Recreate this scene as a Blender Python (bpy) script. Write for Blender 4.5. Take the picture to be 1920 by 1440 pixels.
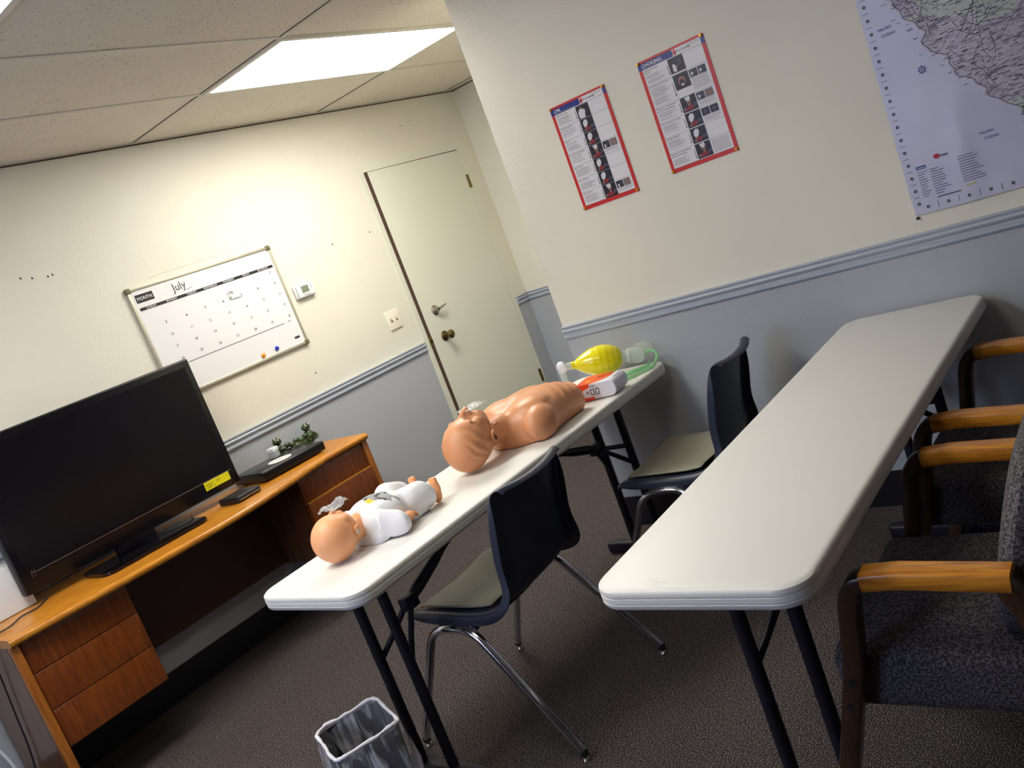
import bpy, bmesh, math, random
from mathutils import Vector, Matrix, noise
random.seed(7)
SC = bpy.context.scene
for o in list(bpy.data.objects): bpy.data.objects.remove(o)

# ------------------------------------------------------------------ camera, view, light
H = 2.467
CAM = Vector((-3.1249, -3.9492, 1.4763))
YAW, PIT, ROL, FPX = .8583, .1695, -.3619, 1663.37
f = Vector((math.sin(YAW)*math.cos(PIT), math.cos(YAW)*math.cos(PIT), -math.sin(PIT)))
r0 = Vector((math.cos(YAW), -math.sin(YAW), 0)); u0 = r0.cross(f)
RX = math.cos(ROL)*r0 + math.sin(ROL)*u0; UY = -math.sin(ROL)*r0 + math.cos(ROL)*u0
cd = bpy.data.cameras.new('camera'); cam = bpy.data.objects.new('camera', cd); SC.collection.objects.link(cam)
M = Matrix(((RX.x, UY.x, -f.x, CAM.x), (RX.y, UY.y, -f.y, CAM.y), (RX.z, UY.z, -f.z, CAM.z), (0, 0, 0, 1)))
cam.matrix_world = M
cd.sensor_width = 36; cd.lens = 36*FPX/1920; cd.clip_start = .02
SC.camera = cam
SC.view_settings.view_transform = 'Standard'; SC.view_settings.look = 'None'
SC.view_settings.gamma = 1; SC.view_settings.use_curve_mapping = False
SC.view_settings.exposure = 0.0
TROFFER = 19.5        # strength of the ceiling light diffusers
WINDOW = 48.0        # daylight through the window in the left wall, watts
w = bpy.data.worlds.new('sky'); SC.world = w; w.use_nodes = True
w.node_tree.nodes['Background'].inputs[0].default_value = (.45, .6, 1, 1)
w.node_tree.nodes['Background'].inputs[1].default_value = .5
ld = bpy.data.lights.new('daylight', 'AREA'); ld.shape = 'RECTANGLE'; ld.size = 1.3; ld.size_y = 1.1
ld.energy = WINDOW; ld.color = (.54, .64, 1)
lo = bpy.data.objects.new('daylight', ld); SC.collection.objects.link(lo)
lo.location = (-4.85, -1.7, 1.55); lo.rotation_euler = (0, math.radians(-90), 0)

# ------------------------------------------------------------------ materials
def lin(c):
    c = [x/255 for x in c]
    return tuple(x/12.92 if x <= .04045 else ((x+.055)/1.055)**2.4 for x in c)
MATS = {}
def mat(name, rgb, rough=.5, metal=0, bump=None, vary=None, spec=None, coat=0, trans=0, alpha=1, emit=0, sub=0):
    """bump=(scale,strength,dist); vary=(scale,rgb2,lo,hi)"""
    if name in MATS: return MATS[name]
    m = bpy.data.materials.new(name); m.use_nodes = True; nt = m.node_tree; b = nt.nodes['Principled BSDF']
    c = (*lin(rgb), 1); b.inputs['Base Color'].default_value = c
    b.inputs['Roughness'].default_value = rough; b.inputs['Metallic'].default_value = metal
    if spec is not None: b.inputs['Specular IOR Level'].default_value = spec
    b.inputs['Coat Weight'].default_value = coat; b.inputs['Coat Roughness'].default_value = .12
    b.inputs['Transmission Weight'].default_value = trans; b.inputs['Alpha'].default_value = alpha
    if sub: b.inputs['Subsurface Weight'].default_value = sub; b.inputs['Subsurface Radius'].default_value = (.02, .008, .004); b.inputs['Subsurface Scale'].default_value = 1
    if emit: b.inputs['Emission Color'].default_value = c; b.inputs['Emission Strength'].default_value = emit
    tc = nt.nodes.new('ShaderNodeTexCoord')
    if vary:
        n = nt.nodes.new('ShaderNodeTexNoise'); n.inputs['Scale'].default_value = vary[0]; n.inputs['Detail'].default_value = 4
        nt.links.new(tc.outputs['Object'], n.inputs['Vector'])
        r = nt.nodes.new('ShaderNodeMapRange'); r.inputs[1].default_value = vary[2]; r.inputs[2].default_value = vary[3]
        nt.links.new(n.outputs['Fac'], r.inputs[0])
        mx = nt.nodes.new('ShaderNodeMix'); mx.data_type = 'RGBA'
        mx.inputs[6].default_value = c; mx.inputs[7].default_value = (*lin(vary[1]), 1)
        nt.links.new(r.outputs[0], mx.inputs[0]); nt.links.new(mx.outputs[2], b.inputs['Base Color'])
    if bump:
        n = nt.nodes.new('ShaderNodeTexNoise'); n.inputs['Scale'].default_value = bump[0]; n.inputs['Detail'].default_value = 3
        nt.links.new(tc.outputs['Object'], n.inputs['Vector'])
        bp = nt.nodes.new('ShaderNodeBump'); bp.inputs['Strength'].default_value = bump[1]; bp.inputs['Distance'].default_value = bump[2]
        nt.links.new(n.outputs['Fac'], bp.inputs['Height']); nt.links.new(bp.outputs[0], b.inputs['Normal'])
    MATS[name] = m; return m
def wood(name, c1, c2, axis, rough=.3, scale=6):
    if name in MATS: return MATS[name]
    m = mat(name, c1, rough, coat=.25); nt = m.node_tree; b = nt.nodes['Principled BSDF']
    tc = nt.nodes.new('ShaderNodeTexCoord'); mp = nt.nodes.new('ShaderNodeMapping')
    s = [14., 14., 14.]; s[axis] = 1.1; mp.inputs['Scale'].default_value = s
    nt.links.new(tc.outputs['Object'], mp.inputs[0])
    n = nt.nodes.new('ShaderNodeTexNoise'); n.inputs['Scale'].default_value = scale; n.inputs['Detail'].default_value = 6; n.inputs['Distortion'].default_value = 1.2
    nt.links.new(mp.outputs[0], n.inputs['Vector'])
    cr = nt.nodes.new('ShaderNodeValToRGB'); e = cr.color_ramp.elements
    e[0].position = .33; e[0].color = (*lin(c2), 1); e[1].position = .62; e[1].color = (*lin(c1), 1)
    nt.links.new(n.outputs['Fac'], cr.inputs[0]); nt.links.new(cr.outputs[0], b.inputs['Base Color'])
    return m

CREAM, GREY = (230, 225, 210), (174, 177, 184)
def wall_mat():
    m = bpy.data.materials.new('two_tone_wall_paint'); m.use_nodes = True; nt = m.node_tree; b = nt.nodes['Principled BSDF']
    g = nt.nodes.new('ShaderNodeNewGeometry'); sx = nt.nodes.new('ShaderNodeSeparateXYZ'); nt.links.new(g.outputs['Position'], sx.inputs[0])
    gt = nt.nodes.new('ShaderNodeMath'); gt.operation = 'GREATER_THAN'; gt.inputs[1].default_value = .95; nt.links.new(sx.outputs[2], gt.inputs[0])
    mx = nt.nodes.new('ShaderNodeMix'); mx.data_type = 'RGBA'; nt.links.new(gt.outputs[0], mx.inputs[0])
    mx.inputs[6].default_value = (*lin(GREY), 1); mx.inputs[7].default_value = (*lin(CREAM), 1)
    # faint roller mottling of the paint
    n0 = nt.nodes.new('ShaderNodeTexNoise'); n0.inputs['Scale'].default_value = 2.3; n0.inputs['Detail'].default_value = 5; nt.links.new(g.outputs['Position'], n0.inputs[0])
    r = nt.nodes.new('ShaderNodeMapRange'); r.inputs[1].default_value = .3; r.inputs[2].default_value = .8; r.inputs[3].default_value = 1.0; r.inputs[4].default_value = .93; nt.links.new(n0.outputs['Fac'], r.inputs[0])
    mu = nt.nodes.new('ShaderNodeMix'); mu.data_type = 'RGBA'; mu.blend_type = 'MULTIPLY'; mu.inputs[0].default_value = 1
    nt.links.new(mx.outputs[2], mu.inputs[6]); nt.links.new(r.outputs[0], mu.inputs[7]); nt.links.new(mu.outputs[2], b.inputs['Base Color'])
    n = nt.nodes.new('ShaderNodeTexNoise'); n.inputs['Scale'].default_value = 55; n.inputs['Detail'].default_value = 2; nt.links.new(g.outputs['Position'], n.inputs[0])
    n2 = nt.nodes.new('ShaderNodeTexNoise'); n2.inputs['Scale'].default_value = 9; n2.inputs['Detail'].default_value = 5; nt.links.new(g.outputs['Position'], n2.inputs[0])
    ad = nt.nodes.new('ShaderNodeMath'); ad.operation = 'ADD'; nt.links.new(n.outputs['Fac'], ad.inputs[0]); nt.links.new(n2.outputs['Fac'], ad.inputs[1])
    bp = nt.nodes.new('ShaderNodeBump'); bp.inputs['Strength'].default_value = .22; bp.inputs['Distance'].default_value = .006
    nt.links.new(ad.outputs[0], bp.inputs['Height']); nt.links.new(bp.outputs[0], b.inputs['Normal'])
    b.inputs['Roughness'].default_value = .55
    return m
WALL = wall_mat()
DARKWALL = wood('light_damping_dark_wall', (74, 54, 40), (50, 36, 28), 2, .6)  # made-up dark finish for the unseen left wall, added to cut bounce light
RAILM = mat('grey_rail_paint', (172, 178, 190), .38)
def carpet_mat():
    m = bpy.data.materials.new('grey_loop_carpet'); m.use_nodes = True; nt = m.node_tree; b = nt.nodes['Principled BSDF']
    tc = nt.nodes.new('ShaderNodeTexCoord')
    n = nt.nodes.new('ShaderNodeTexNoise'); n.inputs['Scale'].default_value = 280; n.inputs['Detail'].default_value = 2; nt.links.new(tc.outputs['Object'], n.inputs[0])
    cr = nt.nodes.new('ShaderNodeValToRGB'); e = cr.color_ramp.elements
    e[0].position = .40; e[0].color = (*lin((34, 30, 33)), 1); e[1].position = .68; e[1].color = (*lin((150, 137, 128)), 1)
    x = cr.color_ramp.elements.new(.52); x.color = (*lin((60, 55, 57)), 1)
    nt.links.new(n.outputs['Fac'], cr.inputs[0]); nt.links.new(cr.outputs[0], b.inputs['Base Color'])
    b.inputs['Roughness'].default_value = .95; b.inputs['Specular IOR Level'].default_value = .1
    bp = nt.nodes.new('ShaderNodeBump'); bp.inputs['Strength'].default_value = .7; bp.inputs['Distance'].default_value = .004
    nt.links.new(n.outputs['Fac'], bp.inputs['Height']); nt.links.new(bp.outputs[0], b.inputs['Normal'])
    return m
def tile_mat():
    m = bpy.data.materials.new('fissured_ceiling_tile'); m.use_nodes = True; nt = m.node_tree; b = nt.nodes['Principled BSDF']
    tc = nt.nodes.new('ShaderNodeTexCoord')
    n = nt.nodes.new('ShaderNodeTexNoise'); n.inputs['Scale'].default_value = 75; n.inputs['Detail'].default_value = 3; nt.links.new(tc.outputs['Object'], n.inputs[0])
    n2 = nt.nodes.new('ShaderNodeTexNoise'); n2.inputs['Scale'].default_value = 5; nt.links.new(tc.outputs['Object'], n2.inputs[0])
    ml = nt.nodes.new('ShaderNodeMath'); ml.operation = 'MULTIPLY_ADD'; ml.inputs[1].default_value = .25; nt.links.new(n2.outputs['Fac'], ml.inputs[0]); nt.links.new(n.outputs['Fac'], ml.inputs[2])
    cr = nt.nodes.new('ShaderNodeValToRGB'); e = cr.color_ramp.elements
    e[0].position = .36; e[0].color = (*lin((150, 138, 124)), 1); e[1].position = .5; e[1].color = (*lin((236, 228, 212)), 1)
    nt.links.new(ml.outputs[0], cr.inputs[0]); nt.links.new(cr.outputs[0], b.inputs['Base Color'])
    vo = nt.nodes.new('ShaderNodeTexVoronoi'); vo.inputs['Scale'].default_value = 42; nt.links.new(tc.outputs['Object'], vo.inputs['Vector'])
    lt = nt.nodes.new('ShaderNodeMath'); lt.operation = 'LESS_THAN'; lt.inputs[1].default_value = .10; nt.links.new(vo.outputs['Distance'], lt.inputs[0])
    mx = nt.nodes.new('ShaderNodeMix'); mx.data_type = 'RGBA'; nt.links.new(lt.outputs[0], mx.inputs[0]); nt.links.new(cr.outputs[0], mx.inputs[6]); mx.inputs[7].default_value = (*lin((96, 84, 72)), 1); nt.links.new(mx.outputs[2], b.inputs['Base Color'])
    b.inputs['Roughness'].default_value = .95
    bp = nt.nodes.new('ShaderNodeBump'); bp.inputs['Strength'].default_value = .4; bp.inputs['Distance'].default_value = .002
    nt.links.new(ml.outputs[0], bp.inputs['Height']); nt.links.new(bp.outputs[0], b.inputs['Normal'])
    return m
OAK = wood('golden_oak', (205, 138, 40), (168, 98, 22), 0)
OAKY = wood('golden_oak_arm', (205, 138, 40), (160, 92, 22), 1)
OAKZ = wood('shaded_oak_leg', (66, 40, 22), (48, 28, 14), 2)  # oak of the armchairs with the shade under the table put into its colour
DESKW = wood('reddish_oak_drawer', (126, 64, 20), (94, 42, 12), 2)
DESKD = wood('dark_oak_side', (110, 72, 44), (84, 52, 32), 2)
HDPE = mat('white_plastic_tabletop', (220, 218, 214), .42, bump=(180, .05, .001))
STEEL = mat('dark_powder_coated_steel', (24, 22, 36), .45, metal=.2)
CHROME = mat('chrome', (205, 208, 220), .12, metal=1)
SHELL = mat('slate_plastic', (44, 48, 66), .38, bump=(400, .06, .001))
PADM = mat('taupe_vinyl', (142, 138, 120), .4, bump=(300, .08, .001))
BLACKG = mat('gloss_black', (12, 11, 16), .22, spec=.35)
BLACKM = mat('matte_black', (22, 20, 26), .5)
SKIN = mat('tan_vinyl_skin', (216, 150, 106), .4, sub=.12)
SKINB = mat('peach_vinyl_skin', (238, 170, 122), .42, sub=.12)
TWEED = mat('grey_tweed', (40, 37, 43), .9, vary=(210, (112, 105, 107), .42, .66), bump=(170, .5, .003))
PAPER = mat('white_paper', (224, 222, 226), .35)
INK = mat('black_ink', (26, 24, 30), .5)
GINK = mat('grey_ink', (150, 148, 152), .6)
REDM = mat('red_print', (200, 34, 26), .35); BLUEM = mat('blue_print', (30, 46, 130), .35)
WHITEP = mat('white_plastic', (228, 230, 232), .35)
BRASS = mat('antique_brass', (120, 104, 62), .32, metal=1)
NICKEL = mat('satin_nickel', (185, 178, 165), .25, metal=1)
CLEAR = mat('clear_plastic_film', (235, 240, 245), .12, alpha=.3)

# ------------------------------------------------------------------ mesh helpers
class Fr:
    def __init__(s, o, ex, ey):
        s.o, s.ex, s.ey = Vector(o), Vector(ex).normalized(), Vector(ey).normalized(); s.n = s.ex.cross(s.ey)
    def __call__(s, u, v, d=0): return s.o + u*s.ex + v*s.ey + d*s.n
WF = lambda d=0: Fr((0, -d, 0), (1, 0, 0), (0, 0, 1))      # a sheet hung on a wall: x right, z up, normal -y
TXT = {}
def text2d(s, bold):
    k = (s, bold)
    if k not in TXT:
        c = bpy.data.curves.new('t', 'FONT'); c.body = s; c.size = 1; c.resolution_u = 2; c.offset = bold; c.fill_mode = 'BOTH'
        o = bpy.data.objects.new('t', c); SC.collection.objects.link(o)
        dg = bpy.context.evaluated_depsgraph_get(); me = bpy.data.meshes.new_from_object(o.evaluated_get(dg))
        TXT[k] = ([(v.co.x, v.co.y) for v in me.vertices], [tuple(p.vertices) for p in me.polygons])
        bpy.data.objects.remove(o); bpy.data.meshes.remove(me)
    return TXT[k]
class MB:
    def __init__(s): s.v, s.f, s.m, s.sm, s.mats = [], [], [], [], []
    def mi(s, m):
        if m not in s.mats: s.mats.append(m)
        return s.mats.index(m)
    def add(s, vs, fs, m, smooth=False):
        b = len(s.v); s.v += [tuple(x) for x in vs]; i = s.mi(m)
        for q in fs: s.f.append(tuple(b+k for k in q)); s.m.append(i); s.sm.append(smooth)
    def box(s, a, b, m, T=None, bev=0):
        x0, y0, z0 = [min(p, q) for p, q in zip(a, b)]; x1, y1, z1 = [max(p, q) for p, q in zip(a, b)]
        bm = bmesh.new(); bmesh.ops.create_cube(bm, size=1)
        for v in bm.verts: v.co = Vector(((v.co.x+.5)*(x1-x0)+x0, (v.co.y+.5)*(y1-y0)+y0, (v.co.z+.5)*(z1-z0)+z0))
        if bev: bmesh.ops.bevel(bm, geom=bm.edges[:], offset=bev, segments=3, profile=.5, affect='EDGES')
        s.bm(bm, m, T, smooth=bool(bev))
    def bm(s, bm, m, T=None, smooth=True):
        bm.verts.index_update(); vs = [(T @ v.co if T else v.co.copy()) for v in bm.verts]
        s.add(vs, [[v.index for v in q.verts] for q in bm.faces], m, smooth); bm.free()
    def quad(s, F, u0, v0, u1, v1, d, m): s.add([F(u0, v0, d), F(u1, v0, d), F(u1, v1, d), F(u0, v1, d)], [(0, 1, 2, 3)], m)
    def poly(s, F, pts, d, m): s.add([F(u, v, d) for u, v in pts], [tuple(range(len(pts)))], m)
    def disc(s, F, u, v, r, d, m, n=16, ry=None): s.poly(F, [(u+r*math.cos(2*math.pi*i/n), v+(ry or r)*math.sin(2*math.pi*i/n)) for i in range(n)], d, m)
    def line(s, F, pts, wd, d, m):
        for (a, b), (c, e) in zip(pts, pts[1:]):
            t = Vector((c-a, e-b)); 
            if t.length < 1e-6: continue
            t.normalize(); k = Vector((-t.y, t.x))*wd/2; t = t*wd*.3
            s.poly(F, [(a-t.x-k.x, b-t.y-k.y), (c+t.x-k.x, e+t.y-k.y), (c+t.x+k.x, e+t.y+k.y), (a-t.x+k.x, b-t.y+k.y)], d, m)
    def text(s, F, t, u, v, size, d, m, bold=0, align='l', rot=0, sx=1):
        vs, fs = text2d(t, bold); 
        if not vs: return
        wd = max(x for x, y in vs); o = {'l': 0, 'c': -wd/2, 'r': -wd}[align]; c, q = math.cos(rot), math.sin(rot)
        P = [((x+o)*size*sx, y*size) for x, y in vs]
        s.add([F(u+x*c-y*q, v+x*q+y*c, d) for x, y in P], fs, m)
    def tube(s, pts, r, m, n=12, caps=True, closed=False, flat=1, up=None):
        pts = [Vector(p) for p in pts]; N = len(pts); rs = r if hasattr(r, '__len__') else [r]*N
        ring = []; prev = None
        for i, p in enumerate(pts):
            if closed: t = pts[(i+1) % N]-pts[i-1]
            else: t = pts[min(i+1, N-1)]-pts[max(i-1, 0)]
            t.normalize()
            if prev is None:
                a = Vector(up) if up else (Vector((0, 0, 1)) if abs(t.z) < .9 else Vector((1, 0, 0)))
                a = (a-t*a.dot(t)).normalized()
            else: a = (prev-t*prev.dot(t)).normalized()
            prev = a; b = t.cross(a)
            ring.append([p+rs[i]*(math.cos(2*math.pi*k/n)*a*flat+math.sin(2*math.pi*k/n)*b) for k in range(n)])
        vs = [v for q in ring for v in q]; fs = []
        for i in range(N if closed else N-1):
            j = (i+1) % N
            for k in range(n): fs.append((i*n+k, i*n+(k+1) % n, j*n+(k+1) % n, j*n+k))
        if caps and not closed: fs += [tuple(range(n-1, -1, -1)), tuple((N-1)*n+k for k in range(n))]
        s.add(vs, fs, m, True)
    def lathe(s, prof, m, T=None, n=24, smooth=True):
        T = T or Matrix(); vs = []; fs = []; N = len(prof)
        for r, z in prof: vs += [T @ Vector((r*math.cos(2*math.pi*k/n), r*math.sin(2*math.pi*k/n), z)) for k in range(n)]
        for i in range(N-1):
            for k in range(n): fs.append((i*n+k, i*n+(k+1) % n, (i+1)*n+(k+1) % n, (i+1)*n+k))
        if prof[0][0] > 1e-5: fs.append(tuple(range(n-1, -1, -1)))
        if prof[-1][0] > 1e-5: fs.append(tuple((N-1)*n+k for k in range(n)))
        s.add(vs, fs, m, smooth)
    def ball(s, c, r, m, T=None, sub=3):
        bm = bmesh.new(); bmesh.ops.create_icosphere(bm, subdivisions=sub, radius=1)
        r = r if hasattr(r, '__len__') else (r, r, r)
        for v in bm.verts: v.co = Vector((v.co.x*r[0]+c[0], v.co.y*r[1]+c[1], v.co.z*r[2]+c[2]))
        s.bm(bm, m, T)
    def loft(s, rings, m, caps=True, smooth=True, closed=True):
        n = len(rings[0]); vs = [p for q in rings for p in q]; fs = []
        for i in range(len(rings)-1):
            for k in range(n if closed else n-1): fs.append((i*n+k, i*n+(k+1) % n, (i+1)*n+(k+1) % n, (i+1)*n+k))
        if caps: fs += [tuple(range(n-1, -1, -1)), tuple((len(rings)-1)*n+k for k in range(n))]
        s.add(vs, fs, m, smooth)
    def build(s, name, parent=None, loc=(0, 0, 0), rotz=0, mods=None, rot=None):
        me = bpy.data.meshes.new(name); me.from_pydata(s.v, [], s.f)
        for m in s.mats: me.materials.append(m)
        me.polygons.foreach_set('material_index', s.m); me.polygons.foreach_set('use_smooth', s.sm); me.update()
        bm = bmesh.new(); bm.from_mesh(me)
        solid = all(e.is_manifold for e in bm.edges)
        if solid: bmesh.ops.recalc_face_normals(bm, faces=bm.faces[:])
        bm.to_mesh(me); bm.free()
        o = bpy.data.objects.new(name, me); SC.collection.objects.link(o)
        if parent: o.parent = parent
        o.location = loc; o.rotation_euler = rot or (0, 0, rotz)
        for k, kw in (mods or []):
            md = o.modifiers.new(k.title(), k)
            for a, b in kw.items(): setattr(md, a, b)
        if any(s.sm):
            try: me.set_sharp_from_angle(angle=math.radians(38))
            except Exception: pass
        return o
def thing(name, label, cat, loc=(0, 0, 0), rotz=0, group=None, rot=None):
    o = bpy.data.objects.new(name, None); SC.collection.objects.link(o); o.empty_display_size = .05
    o.location = loc; o.rotation_euler = rot or (0, 0, rotz); return tag(o, label, cat, group)
def tag(o, label, cat, group=None):
    o['label'] = label; o['category'] = cat
    if group: o['group'] = group
    return o
def struct(o, label=None):
    o['kind'] = 'structure'
    if label: o['label'] = label
    return o
def dup(root, loc, rotz, label):
    r = root.copy(); SC.collection.objects.link(r); r.location = loc; r.rotation_euler = (0, 0, rotz); r['label'] = label
    for ch in list(root.children):
        c = ch.copy(); SC.collection.objects.link(c); c.parent = r
        for g in list(ch.children):
            d = g.copy(); SC.collection.objects.link(d); d.parent = c
    return r
def bez(P, n=16):
    """Catmull-Rom through the points"""
    P = [Vector(p) for p in P]; Q = [2*P[0]-P[1]]+P+[2*P[-1]-P[-2]]; out = []
    for i in range(1, len(Q)-2):
        for k in range(n):
            t = k/n; a, b, c, d = Q[i-1:i+3]
            out.append(.5*((2*b)+(c-a)*t+(2*a-5*b+4*c-d)*t*t+(3*b-a-3*c+d)*t**3))
    return out+[P[-1]]
def rrect(x0, y0, x1, y1, r, z=0, n=6):
    out = []
    for cx, cy, a in ((x1-r, y1-r, 0), (x0+r, y1-r, 90), (x0+r, y0+r, 180), (x1-r, y0+r, 270)):
        for k in range(n+1):
            t = math.radians(a+90*k/n); out.append(Vector((cx+r*math.cos(t), cy+r*math.sin(t), z)))
    return out
def fillet(P, r, n=5):
    """round the inner corners of a polyline"""
    P = [Vector(p) for p in P]; out = [P[0]]
    for a, b, c in zip(P, P[1:], P[2:]):
        d1, d2 = (a-b), (c-b); k = min(r, d1.length*.48, d2.length*.48); p, q = b+d1.normalized()*k, b+d2.normalized()*k
        for i in range(n+1):
            t = i/n; out.append((1-t)**2*p+2*t*(1-t)*b+t*t*q)
    return out+[P[-1]]
def blob(mb, voxel, smooth=4):
    """melt the closed shapes of mb into one continuous skin; returns a mesh"""
    o = mb.build('tmp')
    a = o.modifiers.new('r', 'REMESH'); a.mode = 'VOXEL'; a.voxel_size = voxel; a.use_smooth_shade = True
    b = o.modifiers.new('s', 'SMOOTH'); b.iterations = smooth; b.factor = .5
    dg = bpy.context.evaluated_depsgraph_get(); dg.update()
    me = bpy.data.meshes.new_from_object(o.evaluated_get(dg)); bpy.data.objects.remove(o); return me
def fin(me, name, m, parent):
    me.materials.clear()
    for x in (m if isinstance(m, list) else [m]): me.materials.append(x)
    for p in me.polygons: p.use_smooth = True
    me.name = name; o = bpy.data.objects.new(name, me); SC.collection.objects.link(o); o.parent = parent; return o

# ------------------------------------------------------------------ room
NX, CY = 1.958, -1.643                 # niche depth beyond the poster wall, corner of the poster wall
XL, YF = -4.6, -6.2
D0, D1, DH = .845, 1.765, 2.064
b = MB(); b.box((XL-.1, YF-.1, -.1), (NX+.1, .1, 0), carpet_mat()); struct(b.build('floor'))
b = MB(); b.box((XL-.1, YF-.1, H), (NX+.1, .1, H+.1), tile_mat()); struct(b.build('ceiling'))
b = MB()
b.box((XL-.1, 0, 0), (D0-.008, .12, H), WALL); b.box((D1+.008, 0, 0), (NX+.1, .12, H), WALL); b.box((D0-.008, 0, DH+.006), (D1+.008, .12, H), WALL)
b.box((D0-.008, .06, 0), (D1+.008, .12, DH+.01), WALL)
wb = struct(b.build('wall_back'))
for x, z in ((-1.323, 1.987), (-1.277, 1.975), (-1.188, 1.967), (-1.21, 1.965), (.397, 1.718), (1.317, 2.3), (-.068, 1.086), (.712, 1.719)):
    b = MB(); b.disc(WF(), 0, 0, .005, .0006, INK, 8); b.build('nail_hole', wb, (x, 0, z))
b = MB(); b.box((NX, CY-.1, 0), (NX+.1, 0, H), WALL); struct(b.build('wall_niche'))
b = MB(); b.box((0, YF-.1, 0), (.12, CY, H), WALL); b.box((.12, CY-.12, 0), (NX, CY, H), WALL); struct(b.build('wall_right'))
b = MB(); b.box((XL, YF-.1, 0), (0, YF, H), WALL); struct(b.build('wall_front'))
WY0, WY1, WZ0, WZ1 = -2.35, -1.05, 1.0, 2.1
b = MB(); b.box((XL-.1, YF, 0), (XL, WY0, H), DARKWALL); b.box((XL-.1, WY1, 0), (XL, 0, H), DARKWALL)
b.box((XL-.1, WY0, 0), (XL, WY1, WZ0), DARKWALL); b.box((XL-.1, WY0, WZ1), (XL, WY1, H), DARKWALL); struct(b.build('wall_left'))
b = MB(); FM = mat('white_window_frame', (225, 225, 222), .4)
for p, q in (((WY0, WZ0), (WY0+.04, WZ1)), ((WY1-.04, WZ0), (WY1, WZ1)), ((WY0, WZ0), (WY1, WZ0+.04)), ((WY0, WZ1-.04), (WY1, WZ1)), (((WY0+WY1)/2-.02, WZ0), ((WY0+WY1)/2+.02, WZ1))):
    b.box((XL-.08, p[0], p[1]), (XL-.02, q[0], q[1]), FM)
wn = struct(b.build('window_1'))
b = MB(); b.box((XL-.055, WY0+.04, WZ0+.04), (XL-.05, WY1-.04, WZ1-.04), mat('window_glass', (255, 255, 255), .0, alpha=.08)); b.build('pane', wn)
# suspended ceiling grid: dark shadow line beside a pale flat bar
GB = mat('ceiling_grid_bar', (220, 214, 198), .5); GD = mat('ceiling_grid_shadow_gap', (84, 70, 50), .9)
b = MB()
ys = [-.6347-.6*k for k in range(10)]; xs = [-.5494+1.2192*k for k in range(-3, 3)]
for y in ys:
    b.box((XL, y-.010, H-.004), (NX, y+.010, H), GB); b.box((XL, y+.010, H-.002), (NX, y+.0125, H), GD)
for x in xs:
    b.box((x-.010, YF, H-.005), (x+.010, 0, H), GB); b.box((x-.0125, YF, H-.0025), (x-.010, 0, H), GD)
# wall angle with a dark gap under it
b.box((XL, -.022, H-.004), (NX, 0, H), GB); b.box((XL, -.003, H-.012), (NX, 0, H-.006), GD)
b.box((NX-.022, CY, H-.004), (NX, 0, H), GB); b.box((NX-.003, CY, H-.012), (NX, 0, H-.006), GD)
b.box((-.02, YF, H-.004), (0, CY, H), GB); b.box((0, CY, H-.004), (NX, CY+.02, H), GB)
struct(b.build('trim_1'), 'pale metal grid bars of the suspended tile ceiling')
DIFF = mat('lit_diffuser', (255, 253, 243), .5, emit=TROFFER); DIM = mat('dim_diffuser', (255, 250, 232), .5, emit=TROFFER*.3)
def troffer(x0, y0, label, glow=None):
    x1, y1 = x0+1.2192, y0+.596
    t = thing('ceiling_light', label, 'ceiling light', ((x0+x1)/2, (y0+y1)/2, H), 0, 'recessed fluorescent ceiling lights')
    a, c = (x1-x0)/2, (y1-y0)/2; m = mat('white_light_frame', (225, 222, 210), .4); b = MB()
    for p, q in (((-a, -c), (a, -c+.025)), ((-a, c-.025), (a, c)), ((-a, -c+.025), (-a+.025, c-.025)), ((a-.025, -c+.025), (a, c-.025))): b.box((*p, -.008), (*q, 0), m)
    b.build('frame', t)
    b = MB(); b.box((-a+.025, -c+.025, -.005), (a-.025, c-.025, 0), glow or DIFF); b.build('diffuser', t)
troffer(-.5494, -1.2307, 'bright rectangular ceiling light over the corner by the door')
troffer(-2.9878, -1.8307, 'ceiling light cut off by the top left corner of the photo')
troffer(-2.9878, -3.0307, 'ceiling light above the near end of the empty table, out of the photo', DIM)
# chair rails: moulded profile swept along each wall
def rail(name, p0, p1, nrm, caps=True):
    prof = [(0, .914), (.010, .914), (.014, .919), (.014, .927), (.009, .931), (.009, .938), (.016, .944), (.020, .951), (.016, .958), (.012, .960), (.012, .964), (.018, .966), (.018, .972), (0, .972)]
    b = MB(); n = Vector(nrm)
    b.loft([[Vector((*p, 0))+n*d+Vector((0, 0, z)) for d, z in prof] for p in (p0, p1)], RAILM, smooth=False); struct(b.build(name))
rail('trim_2', (XL, 0), (D0-.05, 0), (0, -1, 0)); rail('trim_3', (D1+.05, 0), (NX, 0), (0, -1, 0)); rail('trim_4', (NX, 0), (NX, CY), (-1, 0, 0))
rail('trim_5', (0, CY), (0, YF), (-1, 0, 0))
BB = mat('black_vinyl_baseboard', (24, 22, 28), .4)
def bboard(name, a, c): b = MB(); b.box((*a, 0), (*c, .14), BB); struct(b.build(name))
bboard('baseboard_back', (XL, -.006), (D0-.05, 0)); bboard('baseboard_niche', (NX-.006, CY), (NX, 0)); bboard('baseboard_right', (-.006, YF), (0, CY)); bboard('baseboard_left', (XL, YF), (XL+.006, 0))
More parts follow.
